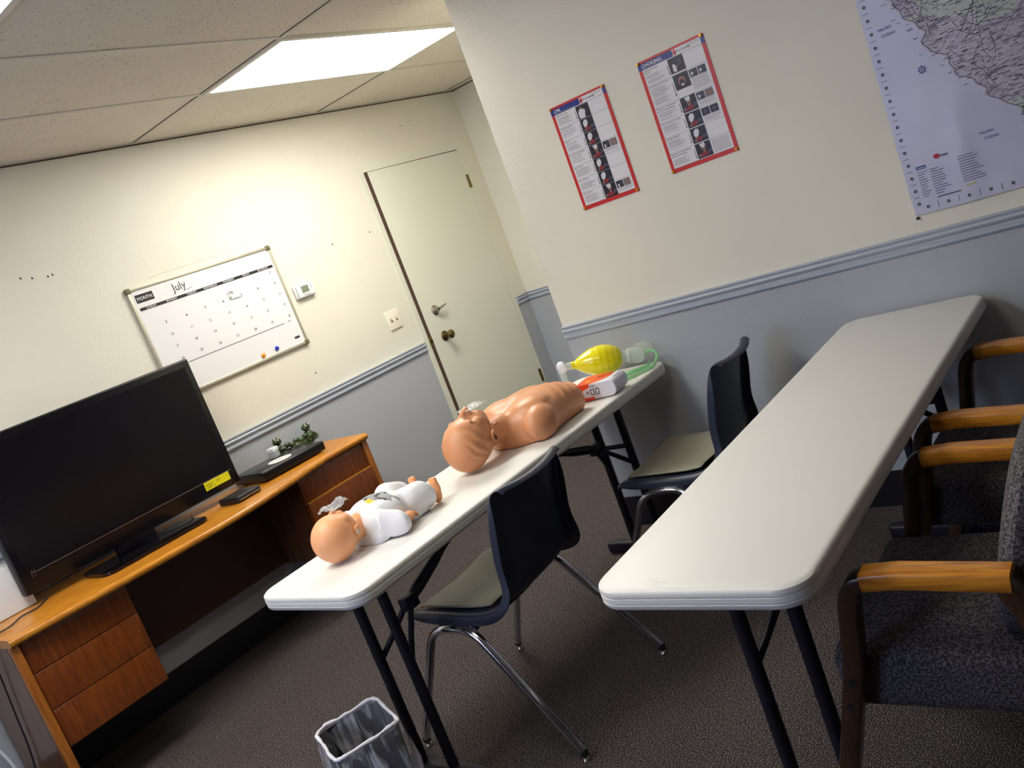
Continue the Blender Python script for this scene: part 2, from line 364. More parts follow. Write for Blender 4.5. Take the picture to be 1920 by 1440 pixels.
# door, standing slightly proud of its frame
PAINTD = mat('cream_door_paint', (224, 224, 208), .4)
b = MB()
for p, q in (((D0-.045, 0), (D0-.003, DH+.04)), ((D1+.003, 0), (D1+.045, DH+.04)), ((D0-.003, DH+.003), (D1+.003, DH+.04))): b.box((p[0], -.005, p[1]), (q[0], 0, q[1]), PAINTD)
b.box((D0-.003, -.003, DH-.0035), (D1+.003, .0, DH+.003), mat('brown_door_gap', (110, 84, 48), .7)); struct(b.build('trim_6'), 'thin cream casing around the door')
dr = thing('door_1', 'cream door standing slightly open', 'door', (D1, -.004, 0), math.radians(1.7)); dr['kind'] = 'structure'
DW = D1-D0
b = MB(); b.box((-DW, -.002, .01), (0, .034, DH-.004), PAINTD); b.build('door_slab', dr)
b = MB(); b.box((-DW-.0015, -.001, .01), (-DW, .034, DH), mat('brown_door_edge', (74, 48, 36), .6)); b.build('door_edge', dr)
def knob(z, x, m, lev, name, lab):
    T = Matrix.Translation((x, -.002, z)) @ Matrix.Rotation(math.radians(90), 4, 'X'); b = MB()
    b.lathe([(.001, 0), (.033, 0), (.033, .006), (.026, .012), (.013, .016), (.013, .034)], m, T)
    if lev:
        b.tube([(x, -.036, z), (x+.02, -.04, z+.004), (x+.075, -.042, z+.012)], [.011, .011, .006], m, flat=.8)
    else: b.lathe([(.013, .034), (.022, .040), (.028, .052), (.027, .064), (.018, .072), (.001, .073)], m, T)
    o = b.build(name, dr); o['label'] = lab
knob(1.129, -DW+.12, NICKEL, True, 'deadbolt_lever', 'nickel deadbolt with a thumb lever')
knob(.955, -DW+.12, BRASS, False, 'door_knob', 'round brass door knob')
b = MB(); b.box((-DW-.003, -.004, .93), (-DW-.001, .028, .99), BRASS); b.box((-DW-.012, .006, .95), (-DW-.002, .018, .968), BRASS); b.build('latch_plate', dr)
for z in (1.84, .39):
    b = MB(); b.box((-.004, -.008, z-.045), (.02, -.001, z+.045), BRASS); b.tube([(.006, -.008, z-.045), (.006, -.008, z+.045)], .006, BRASS); b.build('hinge', dr)

# ------------------------------------------------------------------ wall-hung things on the back wall
wbx, wbz = -.909, 1.25; WW, WH = .866, .558
t = thing('whiteboard', 'white calendar whiteboard with silver frame hanging above the television', 'whiteboard', (wbx, 0, wbz), 0)
t.rotation_euler = (0, math.radians(-.3), 0)
AL = mat('brushed_aluminium', (205, 200, 180), .35, metal=.7); CAP = mat('olive_grey_corner_cap', (110, 104, 72), .5)
b = MB()
for p, q in (((0, 0), (WW, .014)), ((0, WH-.014), (WW, WH)), ((0, .014), (.014, WH-.014)), ((WW-.014, .014), (WW, WH-.014))): b.box((p[0], -.018, p[1]), (q[0], -.001, q[1]), AL, bev=.002)
b.build('frame', t)
b = MB(); b.box((.012, -.013, .012), (WW-.012, -.002, WH-.012), mat('whiteboard_enamel', (232, 230, 232), .22)); F = WF(.0135)
x0, x1 = .045, WW-.025; yb = WH-.105
b.quad(F, .03, WH-.075, .125, WH-.035, .0002, INK); b.text(F, 'MONTH:', .036, WH-.063, .023, .0005, PAPER, .01, sx=.93)
b.quad(F, x0-.015, yb-.008, x1, yb+.007, .0002, INK)
cw = (x1-x0)/7
for i, d in enumerate(('SUNDAY', 'MONDAY', 'TUESDAY', 'WEDNESDAY', 'THURSDAY', 'FRIDAY', 'SATURDAY')): b.text(F, d, x0+cw*(i+.5)-.01, yb-.0045, .014, .0005, PAPER, .01, 'c')
def hand(s, u, v, size, bold=.0, rot=0): b.text(F, s, u, v, size, .0004, INK, bold, 'c', rot)
hand('July', .27, WH-.072, .055, 0, .05); b.line(F, [(.285, WH-.083), (.335, WH-.078)], .002, .0004, INK)
n = 1
for row in range(6):
    for col in range(7):
        if row == 0 and col < 5: continue
        if n > 31: break
        hand(str(n), x0+cw*(col+.75)+random.uniform(-.004, .004), yb-.035-row*.062+random.uniform(-.003, .003), .018 if n > 9 else .021, .006, random.uniform(-.1, .2)); n += 1
hand('CPR', x0+cw*4.22, yb-.07, .022); hand('Jay', x0+cw*4.15, yb-.088, .018); hand('Rosemary', x0+cw*4.4, yb-.101, .018, 0, -.03)
b.line(F, [(.03, .145), (WW-.10, .145)], .003, .0003, INK); b.line(F, [(WW-.075, .147), (WW-.055, .148)], .003, .0003, INK)
b.quad(F, WW-.075, .045, WW-.04, .057, .0003, INK)
b.build('writing_surface', t)
for x, z in ((0, 0), (WW, 0), (0, WH), (WW, WH)):
    b = MB(); b.box((x-.005 if x == 0 else x-.022, -.022, z-.005 if z == 0 else z-.022), (x+.022 if x == 0 else x+.005, 0, z+.022 if z == 0 else z+.005), CAP, bev=.006); b.build('corner_cap', t)
for dx, dz, c, nm in ((.56, .035, (240, 150, 20), 'orange'), (.655, .042, (30, 50, 190), 'blue')):
    b = MB(); b.lathe([(.011, 0), (.012, .003), (.010, .008), (.006, .010), (.001, .0105)], mat(nm+'_magnet', c, .25), Matrix.Rotation(math.radians(90), 4, 'X'))
    tag(b.build('magnet', None, (wbx+dx, -.0142, wbz+dz)), 'round %s magnet near the bottom edge of the whiteboard' % nm, 'magnet', 'magnets on the whiteboard')
t = thing('thermostat', 'white wall thermostat with a grey display right of the whiteboard', 'thermostat', (.066, 0, 1.527), 0)
b = MB(); b.box((-.066, -.016, -.038), (.066, 0, .038), WHITEP, bev=.006); b.box((-.056, -.028, -.036), (.066, -.014, .036), WHITEP, bev=.007); b.build('housing', t)
b = MB(); b.box((-.026, -.0295, -.012), (.024, -.027, .026), mat('grey_green_display', (128, 134, 112), .3)); b.build('display', t)
for i in range(3):
    b = MB(); b.box((-.02+i*.017, -.030, -.027), (-.010+i*.017, -.027, -.021), mat('grey_button', (170, 172, 170), .5), bev=.001); b.build('button', t)
for i in range(2):
    b = MB(); b.box((.040, -.030, .004+i*.012), (.048, -.027, .010+i*.012), MATS['grey_button'], bev=.001); b.build('button', t)
t = thing('light_switch', 'cream double light switch plate beside the door', 'light switch', (.628, 0, 1.18), 0)
IV = mat('ivory_plastic', (240, 232, 214), .35)
b = MB(); b.box((-.058, -.006, -.058), (.058, 0, .058), IV, bev=.003); b.build('switch_plate', t)
for x in (-.023, .023):
    b = MB(); b.box((x-.006, -.008, -.012), (x+.006, -.005, .012), mat('brown_slot', (120, 100, 70), .6)); b.box((x-.004, -.018, -.002), (x+.004, -.006, .010), IV, bev=.001); b.build('toggle', t)
b = MB(); b.line(WF(), [(-.05, 0), (.045, .008)], .004, .0008, mat('grey_smudge', (120, 114, 96), .7)); b.build('pencil_mark', wb, (.63, 0, 1.108))
b = MB(); b.line(WF(), [(-.77, 1.832), (-.70, 1.838), (-.49, 1.842), (-.20, 1.852)], .0016, .0006, mat('pencil_line', (176, 166, 140), .8)); b.build('pencil_mark', wb)

# ------------------------------------------------------------------ posters and map on the right wall
PHD = mat('dark_photo', (26, 22, 40), .35); PHS = mat('photo_shirt', (214, 214, 220), .4); PHR = mat('photo_red', (140, 26, 34), .4)
PHF = mat('photo_skin', (150, 104, 92), .5); PHG = mat('photo_grey', (120, 110, 114), .5); PHB = mat('photo_blue_grey', (70, 72, 98), .5)
def figure(b, F, u, v, w, h, k, d):
    b.quad(F, u, v, u+w, v+h, d, PHD)
    P = lambda pts: [(u+a*w, v+c*h) for a, c in pts]; e = d+.0003
    if k == 0: b.poly(F, P([(.12, .04), (.55, .04), (.58, .3), (.66, .55), (.5, .7), (.25, .72), (.1, .5)]), e, PHS); b.disc(F, u+.37*w, v+.8*h, .09*w, e, PHD); b.disc(F, u+.37*w, v+.8*h, .07*w, e+.0002, PHF)
    if k in (1, 2, 4, 5):
        b.poly(F, P([(.18, .5), (.2, .78), (.36, .93), (.52, .88), (.55, .65), (.42, .42), (.28, .35)]), e, PHS); b.poly(F, P([(.2, .4), (.3, .38), (.42, .15), (.3, .12)]), e+.0002, PHF)
        b.poly(F, P([(.3, .08), (.62, .12), (.66, .32), (.42, .38), (.26, .22)]), e+.0003, PHR); b.poly(F, P([(.66, .18), (.98, .24), (.98, .4), (.7, .42)]), e, PHB)
        b.disc(F, u+.2*w, v+.15*h, .07*w, e+.0004, PHF)
    if k == 3:
        b.poly(F, P([(.3, .95), (.62, .98), (.66, .72), (.5, .62), (.34, .72)]), e, PHS); b.line(F, P([(.36, .74), (.5, .36)]), .08*w, e+.0002, PHF); b.line(F, P([(.62, .74), (.52, .36)]), .08*w, e+.0002, PHF)
        b.poly(F, P([(.24, .08), (.72, .12), (.74, .3), (.5, .4), (.26, .3)]), e+.0001, PHR); b.disc(F, u+.16*w, v+.2*h, .08*w, e+.0003, PHF); b.poly(F, P([(.74, .2), (.99, .26), (.99, .44), (.78, .46)]), e, PHB)
    if k == 6:
        b.poly(F, P([(.2, .1), (.42, .06), (.44, .4), (.34, .6), (.22, .55)]), e, PHS); b.line(F, P([(.42, .3), (.62, .48)]), .06*w, e, PHF); b.disc(F, u+.66*w, v+.72*h, .1*w, e, PHB); b.poly(F, P([(.6, .4), (.85, .42), (.82, .64), (.64, .62)]), e, PHB)
    if k == 7:
        b.disc(F, u+.5*w, v+.5*h, .24*w, e, PHF, 16, .33*h); b.disc(F, u+.5*w, v+.42*h, .15*w, e+.0002, PHD, 14, .2*h); b.disc(F, u+.5*w, v+.26*h, .07*w, e+.0003, PHS)
    if k == 8: b.poly(F, P([(.05, .1), (.4, .05), (.5, .5), (.35, .9), (.1, .7)]), e, PHG); b.poly(F, P([(.5, .3), (.95, .25), (.9, .8), (.6, .9)]), e, PHB); b.poly(F, P([(.2, .3), (.5, .35), (.45, .6), (.22, .6)]), e+.0002, PHS)
    if k == 9: b.quad(F, u, v, u+w, v+h, e, PHG); b.disc(F, u+.6*w, v+.5*h, .3*w, e+.0002, PHF, 12, .26*h)
    if k == 10: b.quad(F, u+.05*w, v+.05*h, u+.95*w, v+.95*h, e, PHD); b.disc(F, u+.5*w, v+.5*h, .25*w, e+.0002, PHB)
def poster(label, y0, z0, W, Hh, title, rows, pitch):
    """rows: (heading, photo kind, side photos, side text)"""
    b = MB(); b.box((0, -.0022, 0), (W, -.0006, Hh), REDM); F = WF(.0024)
    bd = .014; b.quad(F, bd, bd*1.1, W-bd, Hh-bd*.6, .0001, PAPER)
    # blue corners and title band
    b.quad(F, 0, Hh-.032, bd, Hh-.008, .0002, BLUEM); b.quad(F, W-bd, Hh-.032, W, Hh-.008, .0002, BLUEM)
    b.quad(F, bd*.5, Hh-.032, W*.53, Hh-.008, .0003, BLUEM); b.text(F, title, bd*1.1, Hh-.0255, .018, .0006, PAPER, .018)
    for k in range(1): b.quad(F, bd*1.1, Hh-.0295, W*.42, Hh-.028, .0006, GINK)
    # red cross emblem with its name
    b.quad(F, W*.535, Hh-.026, W*.555+.008, Hh-.018, .0005, BLUEM); b.quad(F, W*.55, Hh-.031, W*.55+.006, Hh-.009, .0006, REDM); b.quad(F, W*.535, Hh-.023, W*.57+.006, Hh-.017, .0007, REDM)
    b.text(F, 'ProTrainings', W*.6, Hh-.024, .0105, .0005, INK, .012)
    for k in range(3): b.quad(F, W*.74, Hh-.012-.003*k, W-bd-.004, Hh-.0112-.003*k, .0005, GINK)
    b.quad(F, W*.53, Hh-.0335, W-bd, Hh-.0325, .0005, INK)
    hts = rows; top = Hh-.034; tot = sum(r[4] for r in rows); k = (top-bd*1.1)/tot
    for head, ph, side, txt, ht in rows:
        h = ht*k; lo_ = top-h
        b.quad(F, bd, lo_, W-bd, lo_+.0008, .0004, INK)
        yy = top-.008
        for part in head.split('|'): b.text(F, part, bd*1.3, yy, .0082, .0005, INK, .012); yy -= .009
        nl = int((yy-lo_)/.0034)-1
        for i in range(max(0, nl)):
            if random.random() < .12: continue
            b.quad(F, bd*1.5, yy-.0034*i+.0015, bd*1.5+W*random.uniform(.18, .27), yy-.0034*i+.0029, .0004, GINK)
        pw = W*.225; pu = W*.43
        b.line(F, [(pu-.006, lo_+h*.2), (pu-.006, lo_+h*.72)], .0022, .0005, INK); b.poly(F, [(pu-.009, lo_+h*.24), (pu-.006, lo_+h*.12), (pu-.003, lo_+h*.24)], .0005, INK)
        ph_h = min(h*.97, .054)
        figure(b, F, pu, top-ph_h-.0008, pw, ph_h, ph, .0006)
        for i, s in enumerate(side): figure(b, F, pu+pw+.004+i*W*.125, top-.003-.028, W*.115, .027, s, .0006)
        if txt:
            y1 = top-.034 if side else top-.006
            for i in range(int((y1-lo_-.003)/.0034)): b.quad(F, pu+pw+.005, y1-.0034*i, W-bd-.004-random.random()*.012, y1-.0034*i+.0012, .0004, GINK)
        top = lo_
    o = b.build('poster', None, (0, y0, z0), -math.pi/2); tag(o, label, 'poster', 'first aid posters'); return o
p1 = poster('red-bordered CPR poster, the lower left of the two posters', -1.951, 1.414, .268, .425, 'CPR',
       [('Check the Scene', 0, [], 0, 1), ('Check the Person', 1, [], 0, 1), ('Call 911', 2, [], 0, 1), ('Give 30 Compressions', 3, [6, 9], 1, 1), ('Open Airway', 4, [], 0, 1), ('Give 2 Breaths', 5, [], 0, 1), ('Repeat Steps 4', 3, [6, 9], 1, 1)], .06)
p2 = poster('red-bordered CHOKING poster, the right one beside the map', -2.374, 1.429, .275, .425, 'CHOKING',
       [('Check the Person|Call 911', 6, [], 0, 1.05), ('Give Abdominal Thrusts', 7, [8, 8], 1, 1.45), ('If Person is Unconscious|Give 30 Compressions', 3, [8, 9], 1, 1.0), ('Open Airway and Check', 4, [10, 10], 1, 1), ('Attempt Breaths', 5, [], 0, 1), ('Repeat 30 Compressions|Check, and Breaths', 3, [], 1, 1)], .06)
def pin(y, z, m, label, grp):
    b = MB(); b.lathe([(.0006, -.004), (.0008, .0025), (.0048, .003), (.0052, .0045), (.0035, .006), (.0032, .011), (.0045, .0125), (.0042, .0138), (.0005, .014)], m, Matrix.Rotation(math.radians(90), 4, 'X'), 12)
    tag(b.build('push_pin', None, (0, y, z), -math.pi/2), label, 'push pin', grp)
GOLD = mat('gold_pin', (214, 160, 30), .3, metal=.6)
for nm, y0, z0, W in (('CPR', -1.951, 1.414, .268), ('CHOKING', -2.374, 1.429, .275)):
    for cy, ly in ((.006, 'left'), (W-.007, 'right')):
        for cz, lz in ((.007, 'bottom'), (.419, 'top')): pin(y0-cy, z0+cz, GOLD, 'gold push pin at the %s %s corner of the %s poster' % (lz, ly, nm), 'gold push pins on the posters')
# the map: a wavy sheet, print laid on the sheet
MW, MH = .92, 1.12
def wav(u, v): return .006+.004*math.sin(u*9+v*3)*math.sin(v*5+1)+.003*math.exp(-((u-.17-.08*v)/.03)**2)*math.sin(v*7+.5)
class MF:
    def __call__(s, u, v, d=0): return Vector((u, -(wav(u, v)+d), v))
F = MF(); b = MB()
MPAP = mat('lavender_map_paper', (186, 186, 214), .32, vary=(3, (204, 202, 220), .35, .7)); LAND = mat('map_land', (186, 178, 194), .4, vary=(60, (150, 142, 160), .45, .75)); HILL = mat('map_hills', (184, 188, 180), .4)
NU, NV = 46, 56
b.add([F(-.0+MW*i/NU+.0025*noise.noise(Vector((j*.4, 0, 0)))*(i == 0), MH*j/NV, 0) for j in range(NV+1) for i in range(NU+1)],
      [(j*(NU+1)+i, j*(NU+1)+i+1, (j+1)*(NU+1)+i+1, (j+1)*(NU+1)+i) for j in range(NV) for i in range(NU)], MPAP, True)
def coast(v):
    """u of the coastline at height v; land lies to the right"""
    P = [(0, .62), (.10, .50), (.207, .363), (.282, .308), (.336, .262), (.406, .215), (.455, .19), (.50, .158), (.555, .15), (.606, .128), (.63, .105), (.68, .077), (.80, .06), (1.2, .03)]
    for (a, c), (d, e) in zip(P, P[1:]):
        if v <= d: return c+(e-c)*(v-a)/(d-a)+.010*math.sin(v*60)+.006*math.sin(v*143)
    return .03
step = 40
for j in range(6, 56):
    v0, v1 = MH*j/56, MH*(j+1)/56; c0, c1 = coast(v0), coast(v1); n = 14
    for i in range(n):
        a0, a1 = c0+(MW-.03-c0)*i/n, c0+(MW-.03-c0)*(i+1)/n; d0, d1 = c1+(MW-.03-c1)*i/n, c1+(MW-.03-c1)*(i+1)/n
        if a1 <= a0: continue
        b.add([F(a0, v0, .0008), F(a1, v0, .0008), F(d1, v1, .0008), F(d0, v1, .0008)], [(0, 1, 2, 3)], HILL if noise.noise(Vector((a0*4, v0*4, 2))) > .16 else LAND)
RD = mat('map_road_ink', (62, 54, 78), .6); RD2 = mat('map_label_ink', (88, 84, 106), .6); PAC = mat('map_blue_ink', (96, 96, 160), .6)
def walk(u, v, a, n, wd, st=.012, wob=.35):
    pts = [(u, v)]
    for i in range(n):
        a += random.uniform(-wob, wob); u += st*math.cos(a); v += st*math.sin(a)
        if u < coast(max(0, v))+.004 or u > MW-.03 or v > MH-.02 or v < .12: break
        pts.append((u, v))
    b.line(F, pts, wd, .0014, RD)
pts = [(coast(v)+.006, v) for v in [.13+.0125*i for i in range(76)]]
b.line(F, pts, .0016, .0015, RD)
for k in range(5): walk(*[(.10, 1.0), (.3, .95), (.25, .8), (.45, .6), (.4, 1.0)][k], -.75, 70, .0024, .014, .12)
for k in range(620):
    v = random.uniform(.14, 1.08); u = random.uniform(coast(v), MW-.04); walk(u, v, random.uniform(-3.1, 3.1), random.randint(5, 16), random.choice((.0006, .0009, .0013)))
for k in range(2300):
    v = random.uniform(.14, 1.09); c = coast(v); u = c+random.random()**1.3*(MW-.04-c) - (.03 if random.random() < .25 else 0)
    w_ = random.uniform(.005, .020); b.line(F, [(u, v), (u+w_, v+.0005)], random.choice((.0016, .0022)), .0017, random.choice((RD, RD2, RD2)))
b.text(F, 'PACIFIC', .040, .592, .0125, .0015, PAC, .01); b.text(F, 'OCEAN', .045, .572, .0125, .0015, PAC, .01)
b.text(F, 'PACIFIC', .24, .19, .0115, .0015, PAC, .01); b.text(F, 'OCEAN', .248, .172, .0115, .0015, PAC, .01)
b.disc(F, .133, .437, .011, .0014, PAC, 10); b.disc(F, .133, .437, .007, .0016, MPAP, 10)
for k in range(8): b.line(F, [(.133, .437), (.133+.016*math.cos(k*math.pi/4), .437+.016*math.sin(k*math.pi/4))], .0014, .0018, PAC)
for k in range(24):
    v = .035+.043*k; b.disc(F, .020, v, .0052, .0015, INK, 10); b.disc(F, .0205, v, .0018, .0018, MPAP, 6); b.line(F, [(.010, v+.0215), (.028, v+.0215)], .0013, .0015, INK)
for k in range(14):
    u = .045+.062*k; b.disc(F, u, .020, .0052, .0015, INK, 10); b.disc(F, u, .020, .0018, .0018, MPAP, 6); b.line(F, [(u+.031, .010), (u+.031, .030)], .0013, .0015, INK)
# legend block, publisher's mark
b.quad(F, .040, .142, .070, .153, .0014, BLUEM); b.text(F, 'LEGEND', .043, .1445, .0068, .0018, PAPER, .01)
for k in range(11):
    b.line(F, [(.04, .133-.008*k), (.04+random.uniform(.015, .03), .133-.008*k)], .002, .0015, RD2); b.line(F, [(.078, .133-.008*k), (.078+random.uniform(.02, .05), .133-.008*k)], .0022, .0015, RD2)
    b.line(F, [(.165, .146-.008*k), (.165+random.uniform(.03, .065), .146-.008*k)], .0022, .0015, RD2)
b.line(F, [(.08, .042), (.15, .042)], .003, .0015, INK); b.line(F, [(.17, .053), (.195, .053)], .005, .0015, mat('map_yellow', (200, 190, 120), .6))
b.disc(F, .108, .168, .010, .0015, mat('map_red_logo', (170, 34, 54), .5), 12, .008); b.text(F, 'maps', .119, .164, .011, .0015, INK, .02)
o = b.build('wall_map', None, (0, -3.153, 1.03), -math.pi/2); tag(o, 'large wrinkled lavender coastal road map pinned to the wall', 'map')
BP = mat('black_pin', (20, 20, 22), .3)
pin(-3.153-.004, 1.021, BP, 'black push pin below the bottom left corner of the map', 'black push pins on the map')

# ------------------------------------------------------------------ folding tables
def make_table(label, loc):
    t = thing('folding_table', label, 'table', loc, 0, 'long narrow white folding tables')
    L, W = .9177, .2287; b = MB(); R = .065
    prof = [(.0, .725, .030), (.006, .731, .0), ]
    rings = []
    for inset, z in ((.012, .737), (.005, .7355), (.001, .732), (0, .727), (.0, .7215), (.002, .7205), (.002, .7185), (0, .7175), (0, .708), (.002, .707), (.002, .705), (.0, .704), (.001, .697), (.004, .693), (.012, .692), (.03, .692), (.034, .70)):
        rings.append(rrect(-L+inset, -W+inset, L-inset, W-inset, R-inset*.6, z, 8))
    b.loft(rings, HDPE); b.build('tabletop', t)
    for s, lx in ((-1, -.72), (1, .68)):
        for y in (-.066, .066):
            b = MB(); b.tube([(lx, y, .05), (lx, y, .70)], .0165, STEEL, 14); b.build('leg', t)
        b = MB(); b.box((lx-.022, -.205, .004), (lx+.022, .205, .052), STEEL, bev=.01)
        b.build('foot_bar', t)
        b = MB()
        if s > 0: b.tube([(lx, -.066, .475), (lx, .066, .475)], .010, STEEL)
        j = (lx-s*.13, 0, .522)
        for y in (-.05, .05): b.tube([(lx-s*.010, y*1.3, .405), (lx-s*.05, y*.9, .445), (lx-s*.12, y*.25, .515)], .0095, STEEL, 10)
        b.box((j[0]-.028, -.018, .502), (j[0]+.028, .018, .545), STEEL, bev=.005)
        b.tube([j, (lx-s*.18, 0, .542), (lx-s*.28, 0, .577), (lx-s*.33, 0, .594), (lx-s*.62, 0, .695)], [.013, .019, .017, .011, .011], STEEL, 12)
        b.build('brace', t)
        b = MB(); b.box((lx-.03, -.19, .69), (lx+.03, .19, .70), STEEL); b.build('mounting_plate', t)
    return t
tb1 = make_table('white folding table holding the training manikins', (-.9377-.0, -1.8747, 0))
tb2 = dup(tb1, (-.9377, -3.0682, 0), 0, 'empty white folding table in the right foreground')
for c in [c for c in tb2.children if sum(v.co.x for v in c.data.vertices)/len(c.data.vertices) < -.3]: c.location.x += .055      # this table's near leg set opens a little further in
b = MB(); F = Fr((0, 0, 0), (1, 0, 0), (0, 1, 0)); SC1 = mat('grey_scuff', (206, 203, 194), .6)
for k in range(4): b.line(F, [(-.005+random.uniform(-.02, .02), random.uniform(-.045, .045)), (random.uniform(-.01, .01), random.uniform(-.05, .05))], .0009, .0003, SC1)
o = b.build('scuff_mark', tb2, (-.885, .07, .7371))

# ------------------------------------------------------------------ plastic stacking chairs
def make_chair(label, loc, rz):
    t = thing('stacking_chair', label, 'chair', loc, rz, 'slate plastic stacking chairs')
    prof = [(.232, .402, .19), (.236, .420, .205), (.220, .435, .215), (.16, .441, .222), (.05, .436, .226), (-.06, .431, .228), (-.125, .436, .226), (-.165, .455, .216), (-.188, .50, .20), (-.20, .56, .192), (-.215, .63, .190), (-.235, .70, .190), (-.256, .762, .183), (-.268, .786, .174), (-.282, .800, .164), (-.299, .799, .158), (-.308, .785, .156)]
    P = [Vector((0, y, z)) for y, z, _ in prof]
    cols = [(-1.0, .034), (-1.0, .018), (-.985, .004), (-.94, -.001), (-.8, .002), (-.5, .008), (0, .011), (.5, .008), (.8, .002), (.94, -.001), (.985, .004), (1.0, .018), (1.0, .034)]
    vs = []
    for i, (y, z, wd) in enumerate(prof):
        tg = (P[min(i+1, len(P)-1)]-P[max(i-1, 0)]).normalized(); n = Vector((0, -tg.z, tg.y))
        if n.z > 0 and i < 8: n = -n
        if i >= 8: n = Vector((0, tg.z and -abs(n.y) or n.y, n.z)) if n.y > 0 else n
        k = 1 if 2 < i < 12 else (.6 if i == 12 else (.12 if i > 12 else .35))
        vs += [Vector((wd*u, y, z))+n*o*(k if abs(u) > .99 else 1)+Vector((0, .022*u*u if i > 8 else 0, .010*u*u if i < 8 else 0)) for u, o in cols]
    C = len(cols); fs = [(i*C+k, i*C+k+1, (i+1)*C+k+1, (i+1)*C+k) for i in range(len(prof)-1) for k in range(C-1)]
    b = MB(); b.add(vs, fs, SHELL, True)
    b.build('seat_shell', t, mods=[('SOLIDIFY', dict(thickness=.005, offset=0)), ('SUBSURF', dict(levels=2, render_levels=2))])
    # padded insert on the seat
    b = MB(); rings = []
    for y, z, wd in ((.190, .447, .185), (.15, .449, .19), (.05, .446, .19), (-.06, .442, .19), (-.115, .447, .185)):
        rings.append([Vector((wd*u, y, z+.010*u*u-.009*(1-u*u)+(.004 if abs(u) < .97 else -.004))) for u in (-1, -.97, -.8, -.5, 0, .5, .8, .97, 1)])
    V = [p for r in rings for p in r]; C = 9
    b.add(V, [(i*C+k, i*C+k+1, (i+1)*C+k+1, (i+1)*C+k) for i in range(4) for k in range(C-1)], PADM, True)
    b.build('seat_pad', t, mods=[('SOLIDIFY', dict(thickness=.008, offset=-1)), ('SUBSURF', dict(levels=2, render_levels=2))])
    for s in (-1, 1):
        fr = bpy.data.objects.new('leg_frame', None)
        path = fillet([(s*.275, .305, .03), (s*.235, .12, .405), (s*.232, -.04, .405), (s*.262, -.315, .03)], .06, 7)
        b = MB(); b.tube(path, .0135, CHROME, 14); fr = b.build('side_frame', t)
        for y, x in ((.305, .275), (-.315, .262)):
            b = MB(); b.lathe([(.012, .0), (.013, .003), (.011, .008), (.005, .012), (.005, .022)], NICKEL, Matrix.Translation((s*x, y, 0)), 14); b.lathe([(.0128, .018), (.0135, .03), (.0128, .036)], BLACKM, Matrix.Translation((s*x, y, 0)), 14); b.build('foot_glide', fr)
    for y in (.09, -.05):
        b = MB(); b.tube(bez([(-.232, y, .402), (-.17, y, .408), (-.08, y, .388), (.08, y, .388), (.17, y, .408), (.232, y, .402)], 5), .012, STEEL, 10, flat=.8); b.build('crossbar', t)
    return t
ch = make_chair('slate plastic chair with chrome legs, pulled up to the middle of the manikin table', (-1.255, -1.995, 0), math.radians(1.5))
dup(ch, (-.365, -2.275, 0), math.radians(4), 'slate plastic chair standing against the wall behind the empty table')

# ------------------------------------------------------------------ oak armchairs
def make_armchair(label, loc, rz):
    t = thing('armchair', label, 'chair', loc, rz, 'oak armchairs with grey tweed seats')
    b = MB(); b.box((-.248, -.16, .335), (.248, .240, .465), TWEED, bev=.03); b.build('seat', t)
    T = Matrix.Translation((0, -.050, .46)) @ Matrix.Rotation(math.radians(17), 4, 'X')
    b = MB(); rings = []
    for y, k in ((-.075, .035), (-.068, .014), (-.05, .002), (-.025, 0), (-.008, .012), (.0, .035), (.004, .09)):
        rings.append([T @ Vector((p.x*(1+.0*k), y, p.y)) for p in rrect(-.242+k, .0+k, .242-k, .385-k, .135-k*.6, 0, 10)])
    b.loft(rings, TWEED); b.build('backrest', t)
    for s in (-1, 1):
        x = s*.272
        def bar(pts, w1, h1, m, up):
            b = MB(); pts = [Vector(p) for p in pts]; rings = []
            for i, p in enumerate(pts):
                tg = (pts[min(i+1, len(pts)-1)]-pts[max(i-1, 0)]).normalized(); sd = Vector((1, 0, 0)); n = tg.cross(sd).normalized()
                ww, hh = (w1[i] if hasattr(w1, '__len__') else w1)/2, (h1[i] if hasattr(h1, '__len__') else h1)/2; c = min(ww, hh)*.45
                rings.append([p+sd*a+n*q for a, q in ((-ww+c, -hh), (ww-c, -hh), (ww-c*.3, -hh+c*.3), (ww, -hh+c), (ww, hh-c), (ww-c*.3, hh-c*.3), (ww-c, hh), (-ww+c, hh), (-ww+c*.3, hh-c*.3), (-ww, hh-c), (-ww, -hh+c), (-ww+c*.3, -hh+c*.3))])
            b.loft(rings, m); return b
        bar([(x, .112, .642), (x, .05, .645), (x, -.04, .64), (x, -.135, .634)], .055, .036, OAKY, 0).build('armrest', t)
        fl = bar(fillet([(x, .10, .640), (x, .132, .636), (x, .150, .60), (x, .18, .45), (x, .245, .25), (x, .33, .0)], .03, 4), [.05]*40, [.034]*6+[.038]*60, OAKZ, 0).build('leg', t)
        for z, y in ((.43, .186), (.375, .205)):
            b = MB(); b.lathe([(.008, 0), (.008, .002), (.001, .002)], BLACKM, Matrix.Translation((x+s*.025, y, z)) @ Matrix.Rotation(math.radians(s*90), 4, 'Y'), 12); b.build('bolt', fl)
        bar([(x, -.118, .632), (x, -.145, .58), (x, -.20, .40), (x, -.30, 0)], .05, [.036, .045, .05, .036], OAKZ, 0).build('leg', t)
        b = MB(); b.tube([(s*.225, -.13, .42), (s*.225, -.19, .62)], .012, BLACKM); b.build('back_support', t)
    return t
ac = make_armchair('oak armchair with grey tweed seat, nearest in the right foreground', (-1.385, -3.425, 0), math.radians(1))
dup(ac, (-.632, -3.405, 0), math.radians(-1), 'oak armchair with grey tweed seat, farther one next to the wall')

